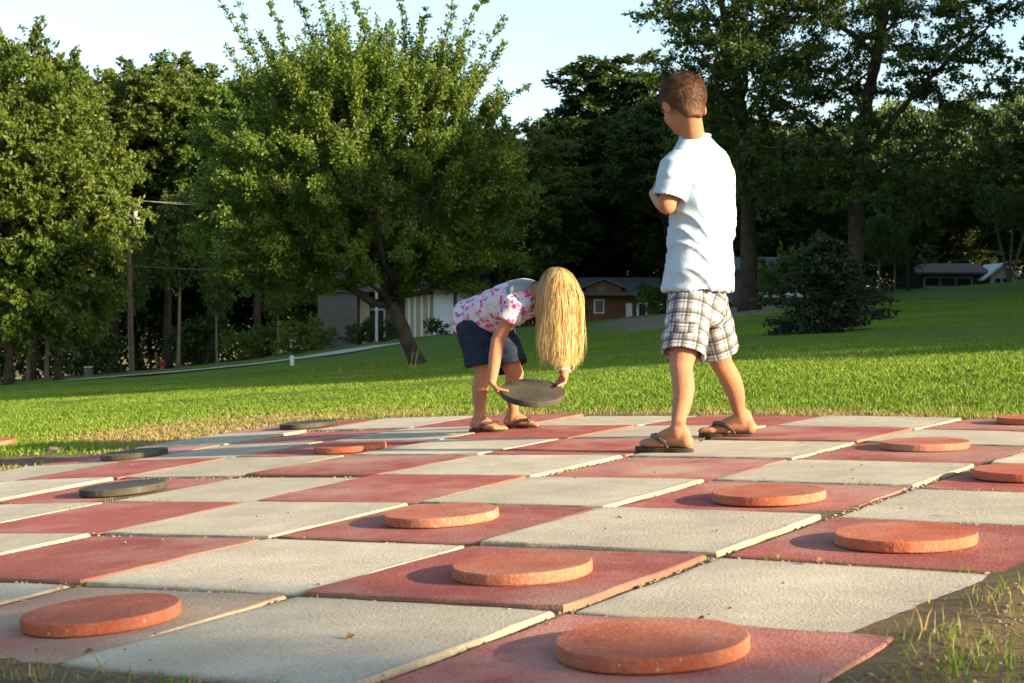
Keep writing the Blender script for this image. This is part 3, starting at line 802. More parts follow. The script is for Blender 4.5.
high = [kind(broad(66 + k, 18, 4.4, 230, .235, .5, .26, .50), M_bark_dark, M_leaf_olive) for k in range(2)]
wood_g = 'trees of the woodland behind the lawn'
def wt(u, top, Y, k, w=None, leafm=None, label='', rz=None, name='woodland_tree'):
    b = stand(u, Y, -.2); zt = CAMH + (HZ - top)*Y/FPX; H0 = 18 if k in tall or k in high else 16
    s = (zt - b[2])/(H0*.985)
    sx = s if w is None else s*w
    plant(name, k, b, rng.uniform(0, 6.28) if rz is None else rz, (sx, sx, s), label, 'tree', wood_g, leafm)
wt(8, 40, 64, wk[0], 1.0, M_leaf_yellow, 'pale sunlit woodland tree at the left edge, nearest of the left-hand wood', 1.0)
wt(58, 74, 68, wk[1], .85, M_leaf_yellow, 'pale sunlit woodland tree just left of the utility pole')
wt(30, 28, 92, wk[2], .8, None, 'tall woodland tree rising at the far left corner of the wood')
wt(112, 74, 100, high[0], 1.15, None, 'high-crowned woodland tree directly behind the utility pole')
wt(166, 60, 96, high[1], 1.1, None, 'high-crowned woodland tree to the right of the utility pole')
wt(210, 68, 104, high[0], 1.2, None, 'high-crowned woodland tree left of the big leafy tree, second from its edge')
wt(256, 82, 94, high[1], 1.2, M_leaf_big, 'high-crowned woodland tree whose foliage touches the left side of the leafy tree')
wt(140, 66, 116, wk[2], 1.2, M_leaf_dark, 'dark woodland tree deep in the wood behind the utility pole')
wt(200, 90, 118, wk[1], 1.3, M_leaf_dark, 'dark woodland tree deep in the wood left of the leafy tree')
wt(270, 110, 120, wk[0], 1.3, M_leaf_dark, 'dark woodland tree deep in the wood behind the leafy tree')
wt(310, 120, 108, wk[0], 1.1, None, 'woodland tree hidden behind the left part of the leafy tree')
wt(372, 128, 112, wk[1], 1.1, M_leaf_dark, 'woodland tree hidden behind the trunk of the leafy tree')
wt(440, 130, 106, wk[2], 1.1, M_leaf_dark, 'woodland tree behind the pale house right of the leafy tree')
wt(512, 124, 92, wk[1], 1.2, M_leaf_olive, 'woodland tree showing above the girl, right of the leafy tree')
wt(556, 118, 100, tall[0], 1.3, None, 'dark woodland tree above the girl\'s hair, left of the cabin')
wt(600, 92, 104, tall[1], 1.6, None, 'dark woodland tree rising behind the brown cabin')
wt(642, 56, 100, tall[0], 1.7, None, 'tallest dark woodland tree, left of the boy\'s head')
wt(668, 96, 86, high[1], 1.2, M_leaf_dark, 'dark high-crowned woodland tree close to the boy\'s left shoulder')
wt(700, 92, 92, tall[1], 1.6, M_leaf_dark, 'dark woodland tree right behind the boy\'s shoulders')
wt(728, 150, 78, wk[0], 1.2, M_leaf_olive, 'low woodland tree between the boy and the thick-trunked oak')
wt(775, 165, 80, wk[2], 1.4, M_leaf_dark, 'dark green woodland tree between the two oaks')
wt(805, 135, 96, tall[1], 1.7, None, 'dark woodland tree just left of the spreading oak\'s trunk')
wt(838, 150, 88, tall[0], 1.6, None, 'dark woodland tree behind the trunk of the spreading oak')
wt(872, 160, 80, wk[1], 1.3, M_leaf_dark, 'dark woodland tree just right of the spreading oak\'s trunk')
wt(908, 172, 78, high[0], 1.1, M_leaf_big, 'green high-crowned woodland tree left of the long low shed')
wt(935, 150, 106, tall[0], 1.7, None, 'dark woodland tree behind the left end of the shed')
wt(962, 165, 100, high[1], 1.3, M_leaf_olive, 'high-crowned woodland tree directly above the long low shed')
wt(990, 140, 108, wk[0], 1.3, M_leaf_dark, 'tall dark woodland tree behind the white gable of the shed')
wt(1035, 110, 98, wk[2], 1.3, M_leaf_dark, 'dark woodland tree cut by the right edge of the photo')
# slim bare-stemmed trees with lit trunks
slim = kind(grow(71, [(0, 0, 0), (.15, 0, 4), (.1, .1, 8.5)], [(0, 0, 7.6, 2.0, 2.0, 2.2), (.3, 0, 9.4, 1.4, 1.4, 1.0), (-.5, 0, 5.6, 1.3, 1.3, .7)], 90, .65, 7, .7, 13, .24, (.15, .06), 6, 2.2, .1, .5, .5, None, .5, .7, .18, .2), M_bark_mid, M_leaf_yellow)
for (u, top, Y, w, lb, lm) in ((880, 214, 66, .8, 'slim tree with a sunlit pale trunk, left of the shed', M_leaf_olive), (895, 226, 70, .7, 'thinner pale-trunked tree beside the shed\'s left end', M_leaf_olive),
      (820, 232, 62, .7, 'slim sunlit trunk just left of the spreading oak\'s bush', M_leaf_olive), (217, 250, 82, .6, 'short sunlit trunk at the wood\'s edge near the road', M_leaf_olive),
      (278, 262, 80, .7, 'slim pale trunk at the end of the road, left of the house', M_leaf_yellow), (130, 232, 84, .5, 'slim leaning grey trunk beside the foot of the utility pole', M_leaf_dark),
      (28, 190, 72, .6, 'slim grey trunk under the left-edge tree, first of a pair', M_leaf_yellow), (46, 190, 72, .6, 'slim grey trunk under the left-edge tree, second of a pair', M_leaf_yellow), (178, 190, 90, .6, 'tall forked grey trunk in the dark wood right of the utility pole', M_leaf_olive)):
    b = stand(u, Y, -.15); s = (CAMH + (HZ - top)*Y/FPX - b[2])/10.4
    plant('slender_tree', slim, b, rng.uniform(0, 6.28), (s*w*1.3, s*w*1.3, s), lb, 'tree', 'slim bare-stemmed trees', lm)
multi_parts = [grow(80 + k, [(0, 0, 0), (dx_*.4, 0, 1.4), (dx_, 0, 3.4), (dx_*1.3, 0, 5.0)], [(dx_*1.3, 0, 5.0, 1.0, 1.0, 1.1), (dx_, 0, 3.9, .7, .7, .5)], 24, .45, 7, .45, 12, .17, (.10, .04), 4, 2.2, .2, .5, .5, None, .5, .7, .18, .15) for k, dx_ in enumerate((-.75, .15, .95))]
wV, wF, V_, F_, t_ = [], [], [], [], []; n1 = n2 = 0
for (a_, fl), (b_, fb, tb) in multi_parts:
    wV.append(a_); wF += [f + n1 for f in fl]; n1 += len(a_); V_.append(b_); F_.append(fb[0] + n2); n2 += len(b_); t_.append(tb)
multi = kind(((np.concatenate(wV), wF), (np.concatenate(V_), [np.concatenate(F_)], np.concatenate(t_))), M_bark_mid, M_leaf_yellow)
plant('young_tree', multi, stand(1009, 84, -.1), 0, (.9, .9, .85), 'young tree with three pale stems beside the white gable at the right')

# --- dark cedar bush on the lawn
def cedar_parts():
    r = np.random.default_rng(91); wood = MB(); wood.tube([(0, 0, 0), (0, 0, .5), (.02, 0, 1.25)], [.05, .035, .01], 6)
    V, F, t, n = [], [], [], 0
    for k in range(150):
        z = r.uniform(.05, 1.22); a = r.uniform(0, 6.28); reach = np.interp(z, [.05, .3, .6, .9, 1.22], [.80, .76, .60, .42, .14])*r.uniform(.45, 1.25)
        d = unit(np.array([math.cos(a), math.sin(a), r.uniform(-.12, .30)])); P0 = np.array([0, 0, z]); P1 = P0 + d*reach
        wood.tube([P0, (P0+P1)/2 + [0, 0, .03], P1], [.012, .008, .003], 4, cap=False)
        m_ = int(110*reach) + 18; f = r.random(m_)**.6
        w_ = r.normal(0, 1, (m_, 3))*np.array([.05, .05, .018])*(1.1 - f*.6)[:, None]
        Pq = P0 + d*reach*f[:, None] + w_; Pq[:, 2] -= .10*f**2*reach; dd = unit(d + r.normal(0, .5, (m_, 3)))
        v, fc = leaves(Pq, dd, .055, r, .5, .4); V.append(v); F.append(fc + n); n += len(v); t.append(np.clip(r.normal(.4, .2, m_), 0, 1))
    return (np.concatenate(wood.V), [np.concatenate(v) for v in wood.F.values()]), (np.concatenate(V), [np.concatenate(F)], np.repeat(np.concatenate(t), 4))
ced = kind(cedar_parts(), M_bark_dark, M_leaf_cedar)
plant('cedar_bush', ced, stand(827, 18.5, -.03), .3, (1.0, 1.0, .92), 'dark low cedar bush standing alone on the lawn right of the boy', 'bush')

# --- undergrowth shrubs along the wood's edge
shr = [kind(grow(95 + k, [(0, 0, 0), (0, 0, .5), (0, 0, 1.0)], [(0, 0, 1.0, 1.3, 1.1, .8), (.7, 0, .8, .8, .8, .6), (-.8, 0, 1.2, .7, .7, .8)], 46, .36, 7, .4, 11, .16, (.06, .03), 5, 2.2, .3, .3, .6), M_bark_dark, M_leaf_yellow) for k in range(2)]
for (u, Y, s, lb, lm) in ((262, 84, 1.6, 'sunlit yellow-green shrub at the end of the road', M_leaf_yellow), (300, 78, 1.5, 'yellow-green shrub against the left wall of the pale house', M_leaf_yellow), (322, 86, 1.0, 'low shrub by the house corner', M_leaf_big), (240, 88, 1.4, 'sunlit shrub left of the one at the road\'s end', M_leaf_big),
        (570, 78, 1.2, 'green shrub left of the brown cabin', M_leaf_big), (656, 80, 1.3, 'shrub at the right corner of the brown cabin', M_leaf_big),
        (783, 66, 1.9, 'light shrub in front of the grey shed behind the cedar', M_leaf_yellow), (905, 98, 2.6, 'dark shrub at the left end of the long shed', M_leaf_dark), (850, 84, 2.4, 'dark shrub behind the spreading oak trunk', M_leaf_dark), (1024, 98, 2.2, 'dark shrub right of the three-stemmed young tree', M_leaf_dark),
        (200, 92, 2.4, 'dark shrub at the edge of the wood near the red marker', M_leaf_dark), (90, 86, 2.4, 'dark shrub in the wood left of the utility pole', M_leaf_dark), (380, 84, 1.05, 'clipped dark hedge shrub before the porch of the pale house', M_leaf_dark), (360, 84, 1.0, 'clipped dark hedge shrub left of the white flag pole', M_leaf_dark), (437, 86, .8, 'low dark shrub before the white garage wall', M_leaf_dark)):
    plant('shrub', shr[int(u) % 2], stand(u, Y, -.05), rng.uniform(0, 6.28), s*.62, lb, 'shrub', 'shrubs along the edge of the wood', lm)

# --- the wood behind: one mass of trunks and foliage nobody could count
r = np.random.default_rng(7)
n = 300000
a = r.uniform(-.62, .62, n); dep = r.uniform(112, 150, n); X = a*dep; Y = dep
top = 8.5 + 4.5*fbm(a*60, a*0 + 3, .35, 2) + 3*fbm(a*60, a*0, 1.1, 4)
top = top*np.interp(512 + FPX*a, [-400, 250, 420, 560, 640, 720, 1300], [1.05, 1.0, .86, .86, .98, .92, .92])
z0 = ground_z(X, Y); zz = z0 + top*(dep/112)*r.random(n)**.75
P = np.stack([X, Y, zz], 1)
V, F = leaves(P, r.normal(0, 1, (n, 3)), .46, r, .4)
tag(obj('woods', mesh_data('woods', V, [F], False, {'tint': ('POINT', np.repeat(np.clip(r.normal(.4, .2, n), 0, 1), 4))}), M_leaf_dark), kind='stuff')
# --- trees beyond the right-hand side of the photograph, whose long shadows lie over the lawn
sh_i = 0
rs = np.random.default_rng(3)
ts = [(13.3, 3.4, 8), (18, 1.5, 9), (25, -3, 10), (36, -8, 12), (42, -8, 13), (47, -6, 14), (52, -14, 15), (62, -30, 20), (75, -27, 22), (84, -16, 21), (91, 16, 20), (104, 24, 20)]
tips = np.array([[x, (s_ - .5*x)/.866, h] for s_, x, h in ts])
seg = np.concatenate([[0], np.cumsum(np.linalg.norm(np.diff(tips[:, :2], axis=0), axis=1))])
for row in range(2):
    for q in np.arange(0, seg[-1], 3.6 if row == 0 else 4.4):
        X, Y, H = [np.interp(q + 1.5*row, seg, tips[:, e]) for e in range(3)]
        H *= rs.uniform(.9, 1.08)
        t_ = H/math.tan(SUN_EL)*(1.0 if row == 0 else .82)
        X, Y = X + math.cos(SUN_AZ)*t_, Y + math.sin(SUN_AZ)*t_
        if Y > 4 and abs(512 + FPX*X/Y - 512) < 512 + FPX*5.5*H/16/Y: continue
        k = (wk + tall)[rs.integers(0, 5)] if H > 11 else wk[rs.integers(0, 3)]
        s = H/(18 if k in tall else 16); sx = s*(1.05 if k in wk else 1.35)
        plant('roadside_tree', k, (X, Y, float(ground_z(X, Y)) - .15*H), rs.uniform(0, 6.28), (sx, sx, s*1.15), 'leafy tree standing beyond the right side of the photo, shading the lawn', 'tree', 'shade trees right of the view')
X, Y = 13.8, -7.82
plant('roadside_tree', wk[1], (X, Y, float(ground_z(X, Y)) - .1), 2.0, (.42, .42, .46), 'leafy tree standing beyond the right side of the photo, shading the lawn', 'tree', 'shade trees right of the view')
# ------------------------------------------------------------------ buildings and poles in the distance
M_gwall = rough_mat('grey_render', (.10, .092, .082), (.14, .13, .115), 2, .9, .2, 20)
M_wwall = rough_mat('white_painted_boards', (.66, .64, .58), (.78, .76, .70), 2, .7, .15, 20)
M_twall = rough_mat('cream_render', (.42, .34, .20), (.54, .45, .29), 2, .85, .2, 20)
M_log = rough_mat('brown_log_wall', (.13, .052, .022), (.21, .09, .035), 3, .8, .3, 12)
M_roofg = rough_mat('grey_shingle', (.08, .078, .074), (.14, .135, .13), 3, .9, .4, 12)
M_roofb = rough_mat('brown_shingle', (.08, .062, .05), (.14, .11, .09), 3, .9, .4, 12)
M_blue = rough_mat('blue_grey_boards', (.06, .075, .095), (.09, .105, .13), 3, .8, .2, 15)
M_dark = rough_mat('dark_opening', (.012, .012, .014), (.022, .022, .025), 3, .5, 0)
M_trim = rough_mat('white_trim', (.70, .70, .68), (.80, .80, .78), 3, .6, .1, 20)
M_pole = rough_mat('weathered_wood', (.085, .055, .034), (.15, .10, .065), 4, .9, .4, 18)
M_pole2 = rough_mat('silvered_wood', (.17, .155, .135), (.24, .22, .19), 4, .9, .3, 18)
M_metal = rough_mat('galvanised_metal', (.42, .42, .41), (.55, .55, .54), 6, .45, .1, 30, .5)
M_glass = rough_mat('window_glass', (.02, .025, .03), (.04, .045, .05), 2, .12, 0, 10, .6)
M_redp = rough_mat('red_paint', (.25, .03, .02), (.32, .05, .03), 5, .6, .1, 30)

def panel(name, c, size, mat, parent, sub=None):
    mb = MB(); mb.box(c, size); return mb.build(name, mat, parent)

# pale house behind the leafy tree
Yh = 90.0; s = Yh/FPX
def hx(u): return (u - 390)*s
base = stand(390, Yh, 0.0); zb = CAMH + (HZ - 347)*s
H = empty('house', (base[0], base[1], zb), 'pale single-storey house half hidden behind the leafy tree', 'house')
hz = lambda v: (347 - v)*s
mb = MB(); mb.box(((hx(318)+hx(357))/2, 2, 1.3), (hx(357)-hx(318), 4, 3.6)); mb.build('grey_wall', M_gwall, H)
mb = MB(); mb.box(((hx(357)+hx(404))/2, 3.2, 1.3), (hx(404)-hx(357), 2.0, 3.6)); mb.build('porch_wall', M_gwall, H)
mb = MB(); mb.box((hx(363), 1.2, 1.3), (.55, .5, 3.5)); mb.build('porch_column', M_twall, H)
d = panel('door', (hx(372), 2.16, 1.0), (.95, .06, 2.1), M_dark, H); panel('door_frame', (hx(372), 2.19, 1.05), (1.15, .05, 2.25), M_trim, d)
panel('window', (hx(393), 2.16, 1.35), (1.1, .06, 1.0), M_glass, H)
mb = MB(); mb.box(((hx(404)+hx(433))/2, 2.4, 1.35), (hx(433)-hx(404), 3.0, 3.3)); mb.build('cream_wall', M_twall, H)
for u in (408, 414, 421, 428): panel('wall_batten', (hx(u), .86, 1.35), (.12, .07, 3.2), M_trim, H)
mb = MB(); mb.box(((hx(433)+hx(486))/2, 2.2, 1.55), (hx(486)-hx(433), 3.4, 3.2)); mb.build('white_wall', M_wwall, H)
for u in (446, 470):
    gd = panel('garage_door', (hx(u), .47, 1.25), (1.05, .07, 2.3), M_trim, H)
panel('corner_board', (hx(455), .46, 1.55), (.2, .08, 3.1), M_pole, H)
mb = MB()
x0, x1 = hx(314), hx(490); e = 3.1
mb.prism([(x0, -.2, e), (x1, -.2, e), (x1, 4.4, e + 1.7), (x0, 4.4, e + 1.7)], (0, 0, .16)); mb.prism([(x0, 9, e), (x1, 9, e), (x1, 4.41, e + 1.7), (x0, 4.41, e + 1.7)], (0, 0, .16))
mb.build('roof', M_roofb, H)

# brown log cabin
Yc = 88.0; s = Yc/FPX; zb = CAMH + (HZ - 320)*s
base = stand(612, Yc, 0)
C = empty('cabin', (base[0], base[1], zb), 'brown log cabin with a grey gabled roof, between the girl and the boy', 'cabin')
cx = lambda u: (u - 612)*s
mb = MB(); mb.box(((cx(578)+cx(660))/2, 2.5, .45), (cx(660)-cx(578), 5, 1.9)); mb.build('log_wall', M_log, C)
w = panel('window', (cx(599), -.03, .75), (.42, .08, .62), M_glass, C); panel('window_frame', (cx(599), -.01, .75), (.58, .06, .78), M_trim, w)
panel('white_door', (cx(629), -.04, .45), (.34, .09, .95), M_trim, C)
w = panel('window', (cx(642), -.03, .45), (.34, .08, .9), M_glass, C); panel('window_frame', (cx(642), -.01, .45), (.62, .06, 1.0), M_trim, w)
mb = MB(); x0, x1 = cx(574), cx(664)
mb.prism([(x0, -.7, 1.35), (x1, -.7, 1.35), (x1, 2.5, 2.3), (x0, 2.5, 2.3)], (0, 0, .1)); mb.prism([(x0, 5.7, 1.35), (x1, 5.7, 1.35), (x1, 2.51, 2.3), (x0, 2.51, 2.3)], (0, 0, .1)); mb.build('roof', M_roofg, C)
mb = MB(); xm = cx(603); hw = .95
mb.prism([(xm - hw, -.55, 1.40), (xm + hw, -.55, 1.40), (xm + hw, -.55, 1.78), (xm, -.55, 2.15), (xm - hw, -.55, 1.78)], (0, 2.0, 0)); g_ = mb.build('dormer', M_log, C)
mb = MB()
mb.prism([(xm - hw - .25, -.72, 1.72), (xm, -.72, 2.22), (xm, -.72, 2.32), (xm - hw - .25, -.72, 1.82)], (0, 2.3, 0)); mb.prism([(xm + hw + .25, -.72, 1.72), (xm + .001, -.72, 2.22), (xm + .001, -.72, 2.32), (xm + hw + .25, -.72, 1.82)], (0, 2.3, 0)); mb.build('dormer_roof', M_roofg, g_)
panel('dormer_window', (xm, -.58, 1.66), (.6, .06, .32), M_glass, g_)

# long low shed with a white gable
Ys = 89.0; s = Ys/FPX; base = stand(960, Ys, 0); zb = CAMH + (HZ - 293)*s
S = empty('shed', (base[0], base[1], zb), 'long low shed with a grey roof and a white gable end, at the far right', 'shed')
sx = lambda u: (u - 960)*s
mb = MB(); mb.box(((sx(921)+sx(986))/2, 2.4, .45), (sx(986)-sx(921), 4.2, 1.5)); mb.build('blue_wall', M_blue, S)
for u in (933, 949, 965):
    w = panel('window', (sx(u), .27, .62), (.75, .07, .42), M_glass, S); panel('window_frame', (sx(u), .29, .60), (.95, .05, .62), M_metal, w)
mb = MB(); mb.prism([(sx(916), -.15, 1.05), (sx(991), -.15, 1.05), (sx(991), 2.6, 1.62), (sx(916), 2.6, 1.62)], (0, 0, .1)); mb.prism([(sx(916), 5, 1.05), (sx(991), 5, 1.05), (sx(991), 2.61, 1.62), (sx(916), 2.61, 1.62)], (0, 0, .1)); mb.build('roof', M_roofb, S)
mb = MB(); xm = sx(999); hw = .62
mb.prism([(xm - hw, -.5, -.4), (xm + hw, -.5, -.4), (xm + hw, -.5, .95), (xm, -.5, 1.5), (xm - hw, -.5, .95)], (0, 3.0, 0)); gb = mb.build('white_gable', M_trim, S)
for dx_ in (-.24, .18): panel('gable_window', (xm + dx_, -.52, .55), (.26, .06, .5), M_dark, gb)
mb = MB(); mb.prism([(xm - hw - .5, -.8, .66), (xm, -.8, 1.54), (xm, -.8, 1.66), (xm - hw - .5, -.8, .78)], (0, 3.6, 0)); mb.prism([(xm + hw + .3, -.8, .86), (xm + .001, -.8, 1.54), (xm + .001, -.8, 1.66), (xm + hw + .3, -.8, .98)], (0, 3.6, 0)); mb.build('gable_roof', M_trim, gb)

# grey shed behind the thick oak
Yg = 72.0; s = Yg/FPX; base = stand(770, Yg, 0); zb = CAMH + (HZ - 297)*s
S = empty('outbuilding', (base[0], base[1], zb), 'low grey outbuilding with a white base board, between the thick oak trunk and the cedar', 'shed')
mb = MB(); mb.box((0, 1.5, .5), (3.4, 3, 1.5)); mb.build('grey_wall', M_gwall, S)
panel('base_board', (0.2, -.03, .10), (3.0, .08, .22), M_trim, S)
panel('corner_post', (.2 - 18*s, -.06, .6), (.14, .14, 1.5), M_wwall, S)
mb = MB(); mb.prism([(-1.9, -.4, 1.2), (1.9, -.4, 1.2), (1.9, 1.5, 1.75), (-1.9, 1.5, 1.75)], (0, 0, .1)); mb.prism([(-1.9, 3.4, 1.2), (1.9, 3.4, 1.2), (1.9, 1.51, 1.75), (-1.9, 1.51, 1.75)], (0, 0, .1)); mb.build('roof', M_roofg, S)

M_wire = rough_mat('aluminium_wire', (.16, .16, .15), (.22, .22, .21), 4, .6, 0)
# utility pole, its crossarm and wires
Yp = 78.0; b = stand(129, Yp, -.2); zt = CAMH + (HZ - 196)*Yp/FPX; hp = zt - b[2]
Pn = empty('utility_pole', b, 'brown wooden utility pole with a crossarm, in front of the left wood', 'utility pole')
mb = MB(); mb.tube([(0.15, 0, 0), (.05, 0, hp*.5), (0, 0, hp)], [.13, .11, .085], 10); mb.build('pole', M_pole, Pn)
mb = MB(); mb.box((0, -.17, hp - .45), (1.2, .12, .12)); mb.build('crossarm', M_pole2, Pn)
for dx_ in (-.58, -.2, .25, .58):
    mb = MB(); mb.tube([(dx_, -.17, hp - .38), (dx_, -.17, hp - .30), (dx_, -.17, hp - .26), (dx_, -.17, hp - .18)], [.03, .06, .03, .05], 8); mb.build('insulator', M_metal, Pn)
mb = MB(); mb.tube([(.42, -.1, hp - 1.35), (.42, -.1, hp - .75)], [.17, .17], 12); mb.build('transformer', M_metal, Pn)
wires = [((-.58, hp - .18), (9, .6), 'upper wire running right from the utility pole towards the house'), ((.25, hp - .2), (9, .2), 'middle wire running right from the utility pole'), ((.1, hp - 3.4), (8, .2), 'lower slack wire running right from the utility pole'), ((-.2, hp - .18), (-9, .5), 'wire running left from the utility pole out of view')]
for (x0, z0), (dx_, dz), lb in wires:
    t_ = np.linspace(0, 1, 24); P = np.stack([x0 + dx_*t_, -.17 + 9*t_, z0 + dz*t_ - .8*t_*(1-t_)], 1)
    mb = MB(); mb.tube(P + np.array(b), .010, 5); tag(mb.build('power_wire', M_wire, None, True), lb, 'wire', 'power wires on the utility pole')

# small things at the edge of the wood
def simple(name, u, Y, label, cat, build):
    b = stand(u, Y, -.03); r_ = empty(name, b, label, cat); build(r_); return r_
def white_pole(r_):
    mb = MB(); mb.tube([(0, 0, 0), (0, 0, 2.6)], [.075, .07], 10); mb.build('shaft', M_metal, r_)
    mb = MB(); mb.box((0, 0, .06), (.34, .34, .12)); mb.build('footing', M_gwall, r_)
    mb = MB(); mb.tube([(0, 0, 2.6), (0, 0, 2.68), (0, 0, 2.74)], [.1, .1, .03], 10); mb.build('cap', M_metal, r_)
simple('metal_pole', 376.5, 80, 'slim pale metal pole in front of the house porch', 'pole', white_pole)
def pipe(r_):
    mb = MB(); mb.tube([(0, 0, 0), (0, 0, .40)], .09, 10); mb.build('pipe', M_trim, r_); mb = MB(); mb.tube([(0, 0, .40), (0, 0, .47), (0, 0, .49)], [.11, .11, .05], 10); mb.build('cap', M_trim, r_)
simple('standpipe', 292, 52, 'short white standpipe on the shaded lawn beside the road', 'pipe', pipe).scale = (.7, .7, .7)
def lamp(r_):
    mb = MB(); mb.tube([(0, 0, 0), (0, 0, 1.25)], .07, 8); mb.build('post', M_wwall, r_); mb = MB(); mb.box((0, 0, 1.35), (.26, .2, .2)); mb.build('mailbox', M_wwall, r_)
simple('mailbox_post', 291, 84, 'pale mailbox post among the shrubs left of the house', 'mailbox', lamp)
def marker(r_):
    mb = MB(); mb.box((0, 0, .45), (.10, .10, .95)); mb.build('stake', M_pole, r_)
simple('wooden_stake', 157, 84, 'leaning wooden stake beside the red hydrant at the wood\'s edge', 'stake', marker).rotation_euler = (0, -.1, 0)
def hydrant(r_):
    mb = MB(); mb.tube([(0, 0, 0), (0, 0, .1), (0, 0, .12), (0, 0, .5), (0, 0, .55), (0, 0, .68), (0, 0, .74)], [.2, .2, .15, .15, .2, .16, .05], 12); mb.build('barrel', M_redp, r_, True)
    for sgn in (-1, 1):
        mb = MB(); mb.tube([(.12*sgn, 0, .42), (.25*sgn, 0, .42), (.27*sgn, 0, .42)], [.07, .07, .085], 8); mb.build('outlet', M_redp, r_)
simple('hydrant', 162, 83, 'small red hydrant at the edge of the left wood', 'hydrant', hydrant).scale = (.75, .75, .75)
def box_(r_):
    mb = MB(); mb.box((0, 0, .3), (.42, .35, .6)); mb.build('cabinet', M_gwall, r_); mb = MB(); mb.box((0, 0, .63), (.48, .41, .06)); mb.build('lid', M_metal, r_)
simple('utility_box', 88, 80, 'small grey utility box at the foot of the left wood', 'box', box_).scale = (.8, .8, .8)
# ------------------------------------------------------------------ people
class Sol:
    """overlapping closed shapes that are fused into one continuous surface"""
    def __init__(s): s.mb = MB()
    def cap(s, p, q, r1, r2, n=14, flat=None):
        """tapered capsule from p to q; flat=(axis, k) squashes the section along an axis"""
        p, q = np.array(p, float), np.array(q, float); d = q - p; L_ = np.linalg.norm(d) + 1e-9; d = d/L_
        t, rr = [], []
        for a in np.linspace(-90, 0, 6)[:-1]: t.append(r1*math.sin(R(a))); rr.append(max(r1*math.cos(R(a)), 1e-4))
        for f in np.linspace(0, 1, 5): t.append(L_*f); rr.append(r1 + (r2-r1)*f)
        for a in np.linspace(0, 90, 6)[1:]: t.append(L_ + r2*math.sin(R(a))); rr.append(max(r2*math.cos(R(a)), 1e-4))
        P = p + np.outer(t, d)
        ref = np.array([0, 0, 1.]) if abs(d[2]) < .9 else np.array([1., 0, 0])
        u = unit(np.cross(d, ref)); w = np.cross(d, u); ang = np.arange(n)/n*2*np.pi
        V = (P[:, None] + np.array(rr)[:, None, None]*(np.cos(ang)[None, :, None]*u + np.sin(ang)[None, :, None]*w)).reshape(-1, 3)
        if flat is not None:
            ax, k = unit(np.array(flat[0], float)), flat[1]; c = np.repeat(P, n, 0); h = (V - c) @ ax; V = V - np.outer(h*(1-k), ax)
        s._rings(V, len(t), n)
    def _rings(s, V, m, n):
        a = np.arange(n); b = (a+1) % n
        F = np.concatenate([np.stack([k*n+a, k*n+b, (k+1)*n+b, (k+1)*n+a], 1) for k in range(m-1)])
        s.mb.add(V, [F, a[::-1][None], (a + (m-1)*n)[None]])
    def chain(s, pts, rads, **k):
        for i in range(len(pts)-1): s.cap(pts[i], pts[i+1], rads[i], rads[i+1], **k)
    def ell(s, c, r, M=None, n=20, m=12):
        th = np.linspace(.02, math.pi-.02, m); ph = np.arange(n)/n*2*np.pi
        V = np.stack([np.outer(np.sin(th), np.cos(ph)), np.outer(np.sin(th), np.sin(ph)), np.outer(np.cos(th), np.ones(n))], -1).reshape(-1, 3)*np.array(r)
        V = V[::-1] if False else V
        if M is not None: V = V @ np.asarray(M).T
        s._rings(V + np.array(c), m, n)
    def loft(s, rings, n=40):
        """rings: (centre, axis_a, axis_b, ra, rb) joined in order, closed at both ends"""
        ang = np.arange(n)/n*2*np.pi
        V = np.concatenate([np.array(c) + np.outer(np.cos(ang)*ra, a) + np.outer(np.sin(ang)*rb, b) for c, a, b, ra, rb in rings])
        s._rings(V, len(rings), n)
    def fuse(s, voxel, smooth_it=4, fac=.5):
        fs = [np.concatenate(v) for v in s.mb.F.values()]
        me = mesh_data('tmp', np.concatenate(s.mb.V), fs)
        import bmesh
        bm = bmesh.new(); bm.from_mesh(me)
        bmesh.ops.recalc_face_normals(bm, faces=bm.faces); bm.to_mesh(me); bm.free()
        o = bpy.data.objects.new('tmp', me); COL.objects.link(o)
        md = o.modifiers.new('r', 'REMESH'); md.mode = 'VOXEL'; md.voxel_size = voxel; md.adaptivity = 0
        if smooth_it:
            sm = o.modifiers.new('s', 'SMOOTH'); sm.iterations = smooth_it; sm.factor = fac
        dg = bpy.context.evaluated_depsgraph_get(); dg.update()
        ev = o.evaluated_get(dg); out_ = bpy.data.meshes.new_from_object(ev)
        bpy.data.objects.remove(o); bpy.data.meshes.remove(me)
        out_.polygons.foreach_set('use_smooth', np.ones(len(out_.polygons), bool))
        return out_
def vco(me):
    a = np.zeros(len(me.vertices)*3, np.float32); me.vertices.foreach_get('co', a); return a.reshape(-1, 3).astype(float)
def vno(me):
    a = np.zeros(len(me.vertices)*3, np.float32); me.vertices.foreach_get('normal', a); return a.reshape(-1, 3).astype(float)
def setco(me, V): me.vertices.foreach_set('co', np.asarray(V, np.float32).ravel()); me.update()
def attr3(me, name, val):
    a = me.attributes.new(name, 'FLOAT_VECTOR', 'POINT'); a.data.foreach_set('vector', np.asarray(val, np.float32).ravel())
def attr1(me, name, val):
    a = me.attributes.new(name, 'FLOAT', 'POINT'); a.data.foreach_set('value', np.asarray(val, np.float32).ravel())
def nz(P, s, off=0.0):
    return np.array([mnoise.noise(Vector(p*s + off)) for p in P])
def fr(yaw, pitch=0.0, roll=0.0):
    """columns: forward, left, up (pitch > 0 looks down)"""
    M = Matrix.Rotation(yaw, 3, 'Z') @ Matrix.Rotation(pitch, 3, 'Y') @ Matrix.Rotation(roll, 3, 'X')
    return np.array(M)

